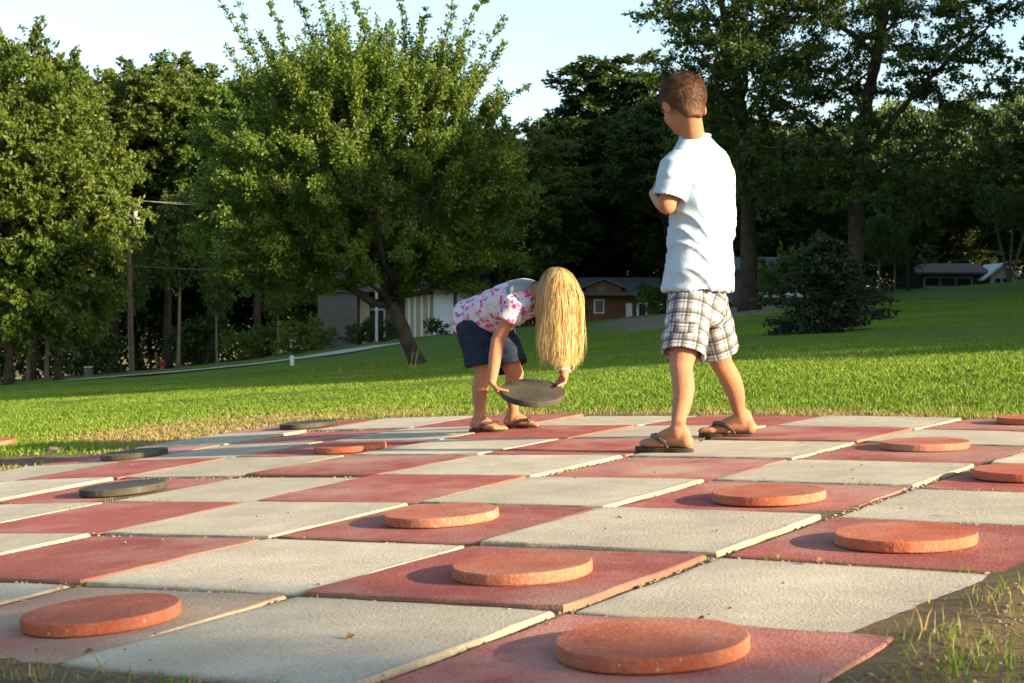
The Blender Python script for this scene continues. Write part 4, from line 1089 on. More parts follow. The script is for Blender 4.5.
def skin_mat(name, base, flush):
    m, N, L, out = node_mat(name)
    p = N('ShaderNodeBsdfPrincipled'); L(p.outputs[0], out.inputs[0])
    tc = N('ShaderNodeTexCoord').outputs['Object']
    c = mixc(N, L, .5, ramp(N, L, noise_tex(N, L, tc, 9, 4), [(.35, base), (.7, flush)]), ramp(N, L, noise_tex(N, L, tc, 60, 3), [(.3, [v*.92 for v in base]), (.7, [min(1, v*1.06) for v in flush])]))
    L(c, p.inputs['Base Color']); p.inputs['Roughness'].default_value = .66; p.inputs['Specular IOR Level'].default_value = .25
    p.inputs['Subsurface Weight'].default_value = .18; p.inputs['Subsurface Radius'].default_value = (1, .35, .15); p.inputs['Subsurface Scale'].default_value = .012
    return m
M_skin_b = skin_mat('tanned_skin', (.30, .138, .072), (.36, .168, .09))
M_skin_g = skin_mat('warm_fair_skin', (.34, .158, .084), (.40, .19, .105))
M_flop = rough_mat('brown_rubber', (.03, .018, .012), (.06, .035, .022), 10, .7, .2, 60)
M_flop_top = rough_mat('worn_brown_insole', (.075, .045, .03), (.12, .075, .05), 14, .8, .2, 60)
M_strap = rough_mat('dark_leather_strap', (.022, .014, .011), (.045, .03, .022), 12, .5, .2, 60, .5)
M_eye = rough_mat('eye_white', (.7, .68, .64), (.75, .73, .70), 4, .2, 0, 10, .6)
M_iris = rough_mat('iris', (.03, .02, .012), (.05, .03, .02), 4, .15, 0, 10, .6)
M_lip = rough_mat('lip', (.40, .15, .11), (.46, .18, .13), 8, .5, 0, 10)

def head(S, c, M, sc=1.0):
    """skull, jaw, nose and ears; c is the skull's centre, M = (forward, left, up)"""
    P = lambda f, l, u: np.array(c) + M @ (np.array([f, l, u])*sc)
    S.ell(P(-.004, 0, .022), np.array([.092, .073, .080])*sc, M)
    S.ell(P(.026, 0, -.030), np.array([.060, .060, .075])*sc, M)
    S.ell(P(.047, 0, -.072), np.array([.032, .036, .028])*sc, M)           # chin
    for s_ in (1, -1):
        S.ell(P(.052, .034*s_, -.028), np.array([.028, .024, .026])*sc, M)  # cheek
        S.ell(P(-.006, .074*s_, -.018), np.array([.018, .008, .030])*sc, M @ fr(.35*s_, .15))   # ear
        S.ell(P(-.004, .072*s_, -.036), np.array([.010, .008, .012])*sc, M)
        S.ell(P(.070, .030*s_, .018), np.array([.018, .028, .010])*sc, M)   # brow
    S.chain([P(.080, 0, .004), P(.098, 0, -.026)], [.008*sc, .0125*sc])      # nose
    for s_ in (1, -1): S.ell(P(.088, .010*s_, -.029), np.array([.010, .008, .008])*sc, M)
    S.ell(P(.078, 0, -.053), np.array([.012, .022, .007])*sc, M); S.ell(P(.077, 0, -.062), np.array([.011, .018, .006])*sc, M)
    return P
def face_parts(P, M, sc, parent):
    for s_ in (1, -1):
        S = Sol(); S.ell(P(.070, .031*s_, .002), np.array([.0125]*3)*sc, M); e = obj('eye', S.fuse(.0015, 2), M_eye, parent)
        S = Sol(); S.ell(P(.0805, .031*s_, .001), np.array([.0025, .0058, .0058])*sc, M); obj('iris', S.fuse(.0009, 1), M_iris, e)
    S = Sol(); S.ell(P(.0865, 0, -.0535), np.array([.005, .019, .004])*sc, M); S.ell(P(.0855, 0, -.0605), np.array([.005, .016, .0045])*sc, M); obj('mouth', S.fuse(.0012, 2), M_lip, parent)

def hand(S, wrist, d, n, side, size=1.0, curl=(.5, .6, .4), thumb=.6, spread=1.0):
    """d: wrist to knuckles, n: out of the palm, side: +1 the thumb lies along cross(n,d)*+1"""
    d = unit(np.array(d, float)); n = unit(np.array(n, float) - d*(np.array(n, float) @ d)); t = np.cross(n, d)*side
    w = np.array(wrist, float); pl = .068*size
    for k in np.linspace(-.024, .024, 4): S.cap(w + t*k*.6*size, w + d*pl + t*k*size, .0125*size, .0105*size)
    lens = (.058, .066, .061, .047)
    for k, (off, L_) in enumerate(zip((.028, .009, -.010, -.028), lens)):
        p = w + d*pl + t*off*size; a = 0; dir_ = unit(d + t*off*2.2*spread); rr = (.0078, .0082, .0078, .0066)[k]*size
        for q, (fr_, c_) in enumerate(zip((.45, .32, .23), curl)):
            a += c_; dd = unit(dir_*math.cos(a) + n*math.sin(a)); p2 = p + dd*L_*fr_*size
            S.cap(p, p2, rr*(1 - .08*q), rr*(1 - .08*(q+1)), n=10); p = p2
    p = w + d*.018*size + t*.022*size; p1 = p + (d*.55 + t*.75 + n*.35*thumb)*.034*size; p2 = p1 + (d*.85 + t*.25 + n*thumb)*.026*size; p3 = p2 + (d*.9 + n*thumb*1.1)*.020*size
    S.chain([p, p1, p2, p3], [.0135*size, .0105*size, .009*size, .0075*size], n=10)

def leg_curve(S, kn, an, back, rk, rc, ra):
    f = np.linspace(0, 1, 10); rad = np.interp(f, [0, .12, .33, .6, .85, 1], [rk, rk*.97, rc, (rc*.55 + ra*.45), ra*1.03, ra])
    P = np.array([kn*(1-t) + an*t + back*math.sin(min(1, t*1.25)*math.pi) for t in f]); S.chain(P, rad)
    S.cap(an, an - np.array([0, 0, .03]), ra, ra*1.05)

def foot(S, ankle, heel_ground, yaw, L_, sole, size=1.0):
    """bare foot resting on z = heel_ground + sole"""
    f = np.array([math.cos(yaw), math.sin(yaw), 0]); l = np.array([-f[1], f[0], 0]); u = np.array([0, 0, 1.])
    g = np.array([ankle[0], ankle[1], heel_ground + sole]); P = lambda a, b, c: g + f*a + l*b + u*c
    k = L_/.21
    S.ell(P(-.030*k, 0, .024*k), (.026*k, .026*k, .025*k)); S.chain([P(-.012*k, 0, .07*k), P(-.030*k, 0, .026*k)], [.022*k, .023*k])
    S.chain([P(-.028*k, 0, .026*k), P(.03*k, 0, .030*k), P(.085*k, 0, .019*k), P(.118*k, 0, .014*k)], [.025*k, .029*k, .021*k, .014*k])
    S.chain([P(.0, .004, .055*k), P(.06*k, .004, .036*k)], [.030*k, .020*k])
    for b in (-.024, -.008, .010, .026): S.chain([P(.05*k, b*.7*k, .018*k), P(.108*k, b*k, .013*k)], [.017*k, .013*k])
    return P, k
def toes(S, P, k, big):
    for q, (b, e) in enumerate(zip((.030, .013, -.001, -.014, -.026), (.150, .146, .140, .132, .122))):
        b *= big; r_ = (.0125, .0088, .0083, .0078, .0075)[q]*k
        S.chain([P(.108*k, b*k, .013*k), P((e-.012)*k, b*1.02*k, .0125*k), P(e*k, b*1.03*k, .009*k)], [r_*1.05, r_, r_*.85], n=10)
def flip_flop(parent, P, k, big, sole, name='flip_flop', label=None):
    n = 40; a = np.arange(n)/n*2*np.pi; V = []
    pts = []
    for t in a:
        x = math.cos(t); y = math.sin(t)
        w = (.036 + .012*smooth(-.3, .7, x) - .006*math.exp(-((x + .1)/.35)**2))*k
        pts.append(((.052 + .111*x)*k, y*w + .004*big*k*x))
    pts = np.array(pts)
    mb = MB()
    rings = [(.97, -sole), (1.0, -sole + .003), (1.0, -.003), (.985, .0)]
    c0 = pts.mean(0)
    VV = np.concatenate([[P(*(c0 + (p_ - c0)*s_), z) for p_ in pts] for s_, z in rings])
    q = np.arange(n); b = (q+1) % n
    mb.add(VV, [np.concatenate([np.stack([r_*n+q, r_*n+b, (r_+1)*n+b, (r_+1)*n+q], 1) for r_ in range(3)]), q[::-1][None]])
    mb.add(VV[3*n:], [q[None]], 1)
    o = mb.build(name, [M_flop, M_flop_top], parent)
    if label: o['label'] = label
    S = Sol()
    for s_ in (1, -1):
        S.chain([P(.112*k, .020*big*k, .006), P(.098*k, (.018*big + .012*s_)*k, .040*k), P(.055*k, (.038*s_)*k, .034*k), P(.022*k, .042*s_*k, .006)], [.0045*k, .0075*k, .0085*k, .006*k])
    S.cap(P(.112*k, .020*big*k, .000), P(.106*k, .020*big*k, .032*k), .004*k, .0045*k)
    obj('strap', S.fuse(.003, 2), M_strap, o)
    return o
def fabric(me, amp, P0, kind_):
    V = vco(me); Nn = vno(me); setco(me, V + Nn*(kind_(V)*amp)[:, None])

# ================================================================== the boy
gz = lambda X, Y: float(top_z(X, Y))
bb = np.array([.68, 5.76]); zb0 = gz(*bb)
boy = empty('person', (bb[0], bb[1], zb0), 'boy in white t-shirt and plaid shorts standing with folded arms, seen from behind', 'person')
O = np.array([bb[0], bb[1], zb0])
def loc(p): return np.array(p, float) - O
def PW(u, v, Y): return loc(W(u, v, Y))
S = Sol()
# head, neck
Mh = fr(R(109), R(27))
hc = PW(683.5, 104, 5.74)
HP = head(S, hc, Mh, 1.0)
neck0 = PW(695, 150, 5.76); S.cap(neck0, hc + Mh @ np.array([-.028, 0, -.055]), .045, .040)
# trunk (under the clothes)
chest = PW(703, 190, 5.77); pelvis = PW(698, 296, 5.76)
Ft = fr(R(137)); Fp = fr(R(152))
S.loft([(PW(696, 146, 5.76), Ft[:, 1], Ft[:, 0], .055, .05), (PW(700, 160, 5.77), Ft[:, 1], Ft[:, 0], .110, .055), (chest, Ft[:, 1], Ft[:, 0], .118, .082), (PW(701, 245, 5.77), Ft[:, 1], Ft[:, 0], .108, .08), (pelvis, Fp[:, 1], Fp[:, 0], .115, .09), (PW(697, 320, 5.76), Fp[:, 1], Fp[:, 0], .10, .08)])
# arms, folded in front
shL = PW(700, 156, 5.77) + Ft @ np.array([0, .126, -.022]); shR = PW(700, 156, 5.77) + Ft @ np.array([0.03, -.106, -.024])
elL = PW(667, 205, 5.66); elR = PW(720, 207, 6.02)
wrL = elL + Ft @ np.array([.14, -.12, .035]) ; wrL = PW(690, 200, 5.88)*.0 + elL + (Ft @ np.array([.150, -.125, .055]))
wrR = elR + (Ft @ np.array([.145, .125, .03]))
for sh, el, wr in ((shL, elL, wrL), (shR, elR, wrR)):
    S.chain([sh, (sh*.45 + el*.55), el], [.033, .036, .032]); S.chain([el, el*.6 + wr*.4, wr], [.034, .034, .023])
hand(S, wrL, Ft @ np.array([.25, -1, .35]), Ft @ np.array([-1, -.2, .1]), 1, .82, (.35, .45, .3))
hand(S, wrR, Ft @ np.array([.25, 1, .25]), Ft @ np.array([-1, .2, .1]), -1, .82, (.35, .45, .3))
# legs
footL = W(678, 452, 5.50); footR = W(742, 436, 5.99)
fl_xy, fr_xy = np.array([footL[0], footL[1]]), np.array([footR[0], footR[1]])
zL, zR = gz(*fl_xy) - O[2], gz(*fr_xy) - O[2]
sole = .016
aL = np.array([fl_xy[0]-O[0], fl_xy[1]-O[1], zL + .075]); aR = np.array([fr_xy[0]-O[0], fr_xy[1]-O[1], zR + .075])
hipL = pelvis + Fp @ np.array([0, .075, -.03]); hipR = pelvis + Fp @ np.array([0, -.075, -.03])
kL = hipL*.49 + aL*.51 + Fp @ np.array([.012, .0, .0]); kR = hipR*.49 + aR*.51 + Fp @ np.array([.012, 0, 0])
yL, yR = R(150), R(163)
for hp_, kn, an in ((hipL, kL, aL), (hipR, kR, aR)):
    S.chain([hp_, hp_*.5 + kn*.5, kn], [.062, .058, .041])
    leg_curve(S, kn, an, Fp @ np.array([-.014, 0, 0]), .041, .0395, .0245)
PL, kk = foot(S, aL, zL, yL, .212, sole); toes(S, PL, kk, -1)
PR, kk2 = foot(S, aR, zR, yR, .212, sole); toes(S, PR, kk2, 1)
me = S.fuse(.0042, 6)
body = obj('body', me, M_skin_b, boy)
face_parts(HP, Mh, 1.0, body)
flip_flop(boy, PL, kk, -1, sole); flip_flop(boy, PR, kk2, 1, sole)
# hair: a cropped cap, thicker on top, close at the nape
S = Sol(); S.ell(HP(-.005, 0, .025), (.1005, .0815, .0885), Mh, 36, 24); S.ell(HP(-.048, 0, -.038), (.039, .054, .052), Mh); S.ell(HP(-.050, 0, -.075), (.024, .036, .030), Mh)
me = S.fuse(.004, 4); V = vco(me); Lc = (V - hc) @ Mh
low = -.098 + .088*smooth(-.055, .0, Lc[:, 0])       # hairline: low at the nape, over the ears, up to the brow
low = np.where(Lc[:, 0] > .0, -.010 + .055*smooth(.045, .08, Lc[:, 0]), low)
inside = smooth(low - .012, low + .010, Lc[:, 2])
cn = hc + Mh @ np.array([-.006, 0, -.01])
V = cn + (V - cn)*(1 - .20*(1 - inside))[:, None] + unit(V - cn)*(nz(V, 30)*.0012*inside)[:, None]
setco(me, V)
attr1(me, 'fade', np.clip(smooth(low - .008, low + .040, Lc[:, 2]), 0, 1)*(.35 + .65*smooth(-.10, -.02, Lc[:, 2])))
m, N, L, out = node_mat('short_brown_hair')
p = N('ShaderNodeBsdfPrincipled'); L(p.outputs[0], out.inputs[0]); tc = N('ShaderNodeTexCoord').outputs['Object']
hairc = ramp(N, L, noise_tex(N, L, tc, 40, 4, .6), [(.3, (.052, .024, .010)), (.7, (.130, .064, .028))])
fd = N('ShaderNodeAttribute', attribute_name='fade').outputs['Fac']
L(mixc(N, L, fd, (.155, .074, .034), hairc), p.inputs['Base Color']); p.inputs['Roughness'].default_value = .62; p.inputs['Specular IOR Level'].default_value = .3
b = N('ShaderNodeBump'); b.inputs['Strength'].default_value = .35; b.inputs['Distance'].default_value = .002; L(noise_tex(N, L, tc, 240, 3, .7), b.inputs['Height']); L(b.outputs[0], p.inputs['Normal'])
M_hair_b = m
hair_b = obj('hair', me, M_hair_b, boy)
Nn = vno(me); pick_ = np.where((inside > .55))[0]; pick_ = rng.choice(pick_, 15000)
n_ = len(pick_); whorl = HP(-.055, .01, .10)
fl_ = V[pick_] - whorl; fl_ -= Nn[pick_]*np.sum(fl_*Nn[pick_], 1)[:, None]; fl_ = unit(fl_)
dirs = unit(fl_ + Nn[pick_]*.24 + rng.normal(0, .07, (n_, 3))); ln = rng.uniform(.006, .014, n_)*np.interp(Lc[pick_, 2], [-.09, .05], [.4, 1.2])
sd_ = unit(np.cross(dirs, rng.normal(0, 1, (n_, 3))))*.0006
Pb = V[pick_]; VV = np.stack([Pb - sd_, Pb + sd_, Pb + dirs*ln[:, None]], 1).reshape(-1, 3); q = np.arange(n_)*3
obj('hair_strands', mesh_data('hair_strands', VV, [np.stack([q, q+1, q+2], 1)], False, {'fade': ('POINT', np.repeat(rng.uniform(.75, 1, n_), 3))}), M_hair_b, hair_b)

# white t-shirt
S = Sol()
a_, b_ = Ft[:, 1], Ft[:, 0]; ap, bp_ = Fp[:, 1], Fp[:, 0]
rings = [(PW(698, 278, 5.76), ap, bp_, .095, .075), (PW(698, 288, 5.76), ap, bp_, .132, .108), (PW(698, 292, 5.76), ap, bp_, .143, .120), (PW(698, 289, 5.76), ap, bp_, .145, .122), (PW(699, 266, 5.76), ap, bp_, .140, .115), (PW(701, 240, 5.765), a_, b_, .131, .106),
         (PW(703, 212, 5.77), a_, b_, .131, .108), (PW(703, 190, 5.775), a_, b_, .138, .108), (PW(702, 170, 5.775), a_, b_, .145, .100), (PW(700, 157, 5.77), a_, b_, .140, .084), (PW(699, 150, 5.77), a_, b_, .122, .072), (PW(697, 144.5, 5.765), a_, b_, .090, .063), (PW(695.5, 139, 5.76), a_, b_, .062, .057), (PW(695, 136, 5.758), a_, b_, .053, .052), (PW(695.5, 139, 5.76), a_, b_, .046, .046)]
S.loft(rings, 48)
for sh, el, out_ in ((shL, elL, 1), (shR, elR, -1)):
    d = unit(el - sh); e = sh + d*np.linalg.norm(el-sh)*.84; u1 = unit(np.cross(d, [0, 0, 1.]) + 1e-6) if abs(d[2]) < .98 else unit(np.cross(d, Ft[:, 0])); u2 = np.cross(d, u1)
    s0 = sh - d*.01 - Ft[:, 1]*out_*.03
    S.loft([(s0 + [0, 0, .012], u1, u2, .050, .050), (sh + d*.02 , u1, u2, .062, .062), (sh + d*.08, u1, u2, .062, .062), (sh*.4 + e*.6, u1, u2, .059, .058), (e, u1, u2, .060, .058), (e + d*.004, u1, u2, .057, .055), (e - d*.004, u1, u2, .052, .050), (e - d*.03, u1, u2, .045, .045)], 30)
me = S.fuse(.0042, 5)
V = vco(me); Nn = vno(me)
hgt = V[:, 2]
Ls = (V - chest) @ Ft
# drag folds: from the left armpit down across the back, gathers above the hem
def ridge(P, sc, off): 
    n_ = 1 - np.abs(nz(P*np.array(sc), 1.0, off)); return (n_**3 - .45)
rot = np.array(Matrix.Rotation(R(38), 3, 'X')); Lr = Ls @ rot.T
f1 = ridge(Lr, (7, 26, 7.5), 3.) * smooth(.10, .02, Ls[:, 2]) * (.35 + .65*smooth(-.02, -.12, Ls[:, 2]))
rot2 = np.array(Matrix.Rotation(R(-20), 3, 'X')); Lr2 = Ls @ rot2.T
f2 = ridge(Lr2, (6, 17, 4.5), 8.) * smooth(-.06, -.2, Ls[:, 2])
f3 = nz(V, 15, 2.)*.5 + nz(V, 34, 4.)*.22
setco(me, V + Nn*((f1*.013 + f2*.0065 + f3*.008)*(1 - smooth(.10, .14, Ls[:, 2])*.6))[:, None])
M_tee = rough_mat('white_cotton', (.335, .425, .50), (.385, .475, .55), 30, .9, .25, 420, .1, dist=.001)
shirt = obj('shirt', me, M_tee, boy); shirt['label'] = 'loose white cotton t-shirt'
# collar ribbing
ang = np.linspace(0, 2*np.pi, 41)[:-1]
mb = MB(); cc = PW(695, 136.6, 5.758); P = np.array([cc + a_*math.cos(t)*.0545 + b_*math.sin(t)*.0535 + np.array([0, 0, 1])*(-.004*math.sin(t)) for t in np.append(ang, [0, ang[1]])])
mb.tube(P, .0048, 8, cap=False); obj_c = mb.build('collar', M_tee, shirt, True)

# plaid shorts
def plaid_mat():
    m, N, L, out = node_mat('plaid_cotton')
    p = N('ShaderNodeBsdfPrincipled'); L(p.outputs[0], out.inputs[0]); p.inputs['Roughness'].default_value = .9; p.inputs['Specular IOR Level'].default_value = .1
    at = N('ShaderNodeAttribute', attribute_name='weave'); sp = N('ShaderNodeSeparateXYZ'); L(at.outputs['Vector'], sp.inputs[0])
    def bands(sock, per, stops, phase=0.0):
        a = N('ShaderNodeMath', operation='MULTIPLY_ADD'); L(sock, a.inputs[0]); a.inputs[1].default_value = 1/per; a.inputs[2].default_value = phase
        f = N('ShaderNodeMath', operation='FRACT'); L(a.outputs[0], f.inputs[0])
        r_ = ramp(N, L, f.outputs[0], stops); return r_
    W_, T_, D_, G_ = (1, 1, 1), (.50, .47, .45), (.17, .18, .21), (.42, .44, .52)
    st = [(0, W_), (.22, W_), (.25, T_), (.44, T_), (.47, D_), (.62, D_), (.65, W_), (.74, W_), (.77, G_), (.85, G_), (.88, W_), (1, W_)]
    c = mixc(N, L, 1.0, bands(sp.outputs[0], .052, st), bands(sp.outputs[1], .052, st, .3), 'MULTIPLY')
    c = mixc(N, L, .9, (.42, .42, .42), mixc(N, L, 1.0, (.46, .46, .45), c, 'MULTIPLY'))
    L(c, p.inputs['Base Color'])
    tc = N('ShaderNodeTexCoord').outputs['Object']; b = N('ShaderNodeBump'); b.inputs['Strength'].default_value = .3; b.inputs['Distance'].default_value = .001; L(noise_tex(N, L, tc, 400, 2), b.inputs['Height']); L(b.outputs[0], p.inputs['Normal'])
    return m
M_plaid = plaid_mat()
def shorts(hips, legs, waist, wa, wb, Fm, mat, name, parent, voxel=.0042, label=None):
    """legs: list of (hip, knee, hem fraction, r_top, r_hem)"""
    S = Sol(); a1, b1 = Fm[:, 1], Fm[:, 0]
    S.loft([(waist, a1, b1, wa*.9, wb*.9), (waist*.98 + hips*.02, a1, b1, wa, wb), (hips, a1, b1, wa*1.08, wb*1.10), (hips - [0, 0, .05], a1, b1, wa*1.04, wb*1.06), (hips - [0, 0, .085], a1, b1, wa*.7, wb*.9)], 40)
    ax = []
    for hp_, kn, f, rt, rh in legs:
        d = unit(kn - hp_); e = hp_ + (kn - hp_)*f; u1 = unit(a1 - d*(a1 @ d)); u2 = np.cross(d, u1)
        S.loft([(hp_ + (hp_-e)*.10, u1, u2, rt*.85, rt*.9), (hp_, u1, u2, rt, rt*1.05), (hp_*.5 + e*.5, u1, u2, (rt+rh)/2, (rt+rh)/2*1.05), (e, u1, u2, rh, rh*1.04), (e + d*.003, u1, u2, rh*.96, rh), (e - d*.006, u1, u2, rh*.88, rh*.92), (e - d*.045, u1, u2, rh*.74, rh*.78)], 32)
        ax.append((hp_, d))
    me = S.fuse(voxel, 4); V = vco(me); Nn = vno(me)
    w_ = nz(V*np.array([1, 1, .5]), 16, 3.)*.006 + np.sin(V[:, 2]*85 + 4*nz(V, 8))*.0022
    setco(me, V + Nn*w_[:, None])
    # cloth coordinates: round each leg, and down it
    best, uv = None, np.zeros((len(V), 3))
    dmin = np.full(len(V), 9.)
    for hp_, d in ax:
        q = V - hp_; h = q @ d; rad_ = q - np.outer(h, d); dist = np.linalg.norm(rad_, axis=1)
        u1 = unit(a1 - d*(a1 @ d)); u2 = np.cross(d, u1); an = np.arctan2(rad_ @ u2, rad_ @ u1)
        s_ = dist < dmin; uv[s_, 0] = an[s_]*.078; uv[s_, 1] = h[s_]; dmin[s_] = dist[s_]
    attr3(me, 'weave', uv)
    o = obj(name, me, mat, parent)
    if label: o['label'] = label
    return o
sh_o = shorts(PW(698, 305, 5.76), [(hipL, kL, .80, .080, .0775), (hipR, kR, .80, .080, .0775)], PW(698, 282, 5.76), .118, .095, Fp, M_plaid, 'shorts', boy, label='grey, tan and white plaid knee shorts')
# cargo pocket flap on the left leg
d = unit(kL - hipL); out_v = unit(Fp @ np.array([-.2, 1, 0])); cpt = hipL + (kL-hipL)*.36 + out_v*.083
mb = MB(); t1 = unit(np.cross(d, out_v)); V = []
for s_ in np.linspace(-1, 1, 7):
    for z_ in (-.03, .02): V.append(cpt + t1*s_*.052 + d*z_ - out_v*(abs(s_)**2*.016))
V = np.array(V); k_ = np.arange(6)*2
V2 = np.concatenate([V, V + out_v*.006]); F1 = np.stack([k_, k_+1, k_+3, k_+2], 1)
mb.add(V2, [F1, F1[:, ::-1] + 14, np.stack([k_, k_+2, k_+16, k_+14], 1), np.stack([k_+1, k_+15, k_+17, k_+3], 1), [[0, 14, 15, 1]], [[12, 13, 27, 26]]])
pk = mb.build('pocket_flap', M_plaid, sh_o, True); uvp = np.zeros((28, 3)); uvp[:, 0] = np.tile(np.repeat(np.linspace(-1, 1, 7)*.052, 2), 2); uvp[:, 1] = np.tile(np.tile([0, .05], 7), 2); attr3(pk.data, 'weave', uvp)

# ================================================================== the girl
gb = np.array([-.075, 6.92]); zg0 = gz(*gb)
girl = empty('person', (gb[0], gb[1], zg0), 'girl with long blond hair and navy shorts bending down to lift a dark disc', 'person')
O = np.array([gb[0], gb[1], zg0])
S = Sol()
pel = PW(484, 318, 6.97); neck = PW(539, 293, 6.70)
Fg = fr(R(-40)); ax_t = unit(neck - pel)                       # along the back
lf = unit(Fg[:, 1]); bk = unit(np.cross(lf, ax_t)) * -1          # lf = her left (away), bk = out of the back
if bk[2] < 0: bk = -bk
at_ = lambda f, l=0., b=0.: pel + (neck - pel)*f + lf*l + bk*b
hc = PW(555.5, 293, 6.64)
Mg = fr(R(-38), R(62))
HP = head(S, hc, Mg, .93)
S.cap(at_(.93), hc + Mg @ np.array([-.03, 0, -.045]), .040, .038)
S.loft([(at_(-.12), lf, bk, .07, .055), (at_(.1), lf, bk, .10, .078), (at_(.45), lf, bk, .095, .072), (at_(.75), lf, bk, .098, .066), (at_(.93), lf, bk, .072, .048), (at_(1.0), lf, bk, .045, .042)])
sR = at_(.88, -.115, -.005); sL = at_(.88, .115, -.005)
sR = PW(517, 304, 6.66); 
dc = W(532.5, 393, 6.67)                                         # the disc she holds
dz_ = unit(np.array([.05, -.30, .95])); dx_ = unit(np.array([1, 0, -.05]) - dz_*(dz_ @ np.array([1, 0, -.05]))); dy_ = np.cross(dz_, dx_); RD = .137
DP = lambda a, r_=RD, h=0.: loc(dc) + (dx_*math.cos(R(a)) + dy_*math.sin(R(a)))*r_ + dz_*h
wR = DP(183, RD + .035, .045); wL = DP(38, RD + .030, .050)
eR = (sR + wR)/2 + np.array([-.028, .03, .012]); eL = (sL + wL)/2 + np.array([.03, .05, .0])
for s_, e_, w_ in ((sR, eR, wR), (sL, eL, wL)):
    S.chain([s_, s_*.5 + e_*.5, e_], [.030, .031, .027]); S.chain([e_, e_*.6 + w_*.4, w_], [.029, .029, .019])
for w_, a, sd_ in ((wR, 183, -1), (wL, 38, 1)):
    rd = unit(DP(a, 1.) - DP(a, 0.)); tg = np.cross(dz_, rd)
    hand(S, w_, -rd*.55 - dz_*.8 + np.array([0, 0, -.1]), -rd*.9 + dz_*.25, sd_, .74, (.55, .75, .5), 1.0)
fR, fL = W(479, 431.5, 6.90), W(513, 428.5, 7.0)
zR, zL = gz(fR[0], fR[1]) - O[2], gz(fL[0], fL[1]) - O[2]; sole = .014
aR = np.array([fR[0]-O[0], fR[1]-O[1], zR + .065]); aL = np.array([fL[0]-O[0], fL[1]-O[1], zL + .065])
hR = pel + lf*-.062 + np.array([0, 0, -.03]); hL = pel + lf*.062 + np.array([0, 0, -.03])
kR = PW(484, 372, 6.90); kL = PW(515, 374, 6.94)
for hp_, kn, an in ((hR, kR, aR), (hL, kL, aL)):
    S.chain([hp_, hp_*.5 + kn*.5, kn], [.054, .052, .038])
    leg_curve(S, kn, an, Fg @ np.array([-.012, 0, 0]), .038, .0375, .0225)
PRg, kk = foot(S, aR, zR, R(-32), .172, sole); toes(S, PRg, kk, 1)
PLg, kk2 = foot(S, aL, zL, R(-22), .172, sole); toes(S, PLg, kk2, -1)
gbody = obj('body', S.fuse(.0036, 6), M_skin_g, girl)
face_parts(HP, Mg, .93, gbody)
flip_flop(girl, PRg, kk, 1, sole); flip_flop(girl, PLg, kk2, -1, sole)
# flowered top
S = Sol()
S.loft([(at_(-.16), lf, bk, .085, .07), (at_(-.22), lf, bk, .108, .092), (at_(-.26), lf, bk, .119, .106), (at_(-.01), lf, bk, .121, .103), (at_(.15), lf, bk, .118, .099), (at_(.4, 0, .008), lf, bk, .112, .093), (at_(.65, 0, .010), lf, bk, .117, .089), (at_(.82, 0, .006), lf, bk, .118, .080), (at_(.92), lf, bk, .095, .066), (at_(.98), lf, bk, .066, .054), (at_(1.0), lf, bk, .056, .050), (at_(.97), lf, bk, .048, .044)], 44)
for sh, el, sg in ((sR, eR, -1), (sL, eL, 1)):
    d = unit(el - sh); e = sh + d*.075; u1 = unit(np.cross(d, bk)); u2 = np.cross(d, u1)
    S.loft([(sh - d*.03 - lf*sg*.045, u1, u2, .046, .046), (sh - d*.01, u1, u2, .056, .056), (sh + d*.045, u1, u2, .056, .056), (e, u1, u2, .056, .054), (e + d*.003, u1, u2, .053, .051), (e - d*.005, u1, u2, .048, .046), (e - d*.025, u1, u2, .040, .040)], 26)
me = S.fuse(.0038, 4); V = vco(me); Nn = vno(me); Ls = (V - pel)
al = Ls @ ax_t
setco(me, V + Nn*(nz(V, 20, 1.)*.006 + np.sin(al*70 + 4*nz(V, 10))*.003*smooth(.30, .05, al))[:, None])
m, N, L, out = node_mat('flowered_cotton')
p = N('ShaderNodeBsdfPrincipled'); L(p.outputs[0], out.inputs[0]); p.inputs['Roughness'].default_value = .9; p.inputs['Specular IOR Level'].default_value = .1
tc = N('ShaderNodeTexCoord').outputs['Object']
wv = N('ShaderNodeVectorMath', operation='ADD'); L(tc, wv.inputs[0]); nn_ = N('ShaderNodeTexNoise'); nn_.inputs['Scale'].default_value = 35; L(tc, nn_.inputs['Vector'])
sc_ = N('ShaderNodeVectorMath', operation='SCALE'); sc_.inputs['Scale'].default_value = .03; L(nn_.outputs['Color'], sc_.inputs[0]); L(sc_.outputs[0], wv.inputs[1])
v1 = N('ShaderNodeTexVoronoi'); v1.inputs['Scale'].default_value = 46; L(wv.outputs[0], v1.inputs['Vector'])
pick = N('ShaderNodeSeparateColor'); L(v1.outputs['Color'], pick.inputs[0])
flower = ramp(N, L, pick.outputs[0], [(0, (.50, .03, .15)), (.25, (.55, .12, .28)), (.42, (.30, .05, .22)), (.52, (.55, .46, .50)), (.75, (.40, .43, .54)), (1, (.60, .57, .57))])
r_ = ramp(N, L, v1.outputs['Distance'], [(.50, (1, 1, 1)), (.66, (0, 0, 0))])
v2 = N('ShaderNodeTexVoronoi'); v2.inputs['Scale'].default_value = 60; L(wv.outputs[0], v2.inputs['Vector'])
base_c = mixc(N, L, ramp(N, L, v2.outputs['Distance'], [(.18, (1, 1, 1)), (.3, (0, 0, 0))]), (.56, .51, .53), (.44, .18, .30))
L(mixc(N, L, r_, base_c, flower), p.inputs['Base Color'])
top = obj('top', me, m, girl); top['label'] = 'short-sleeved white top with pink and purple flowers'
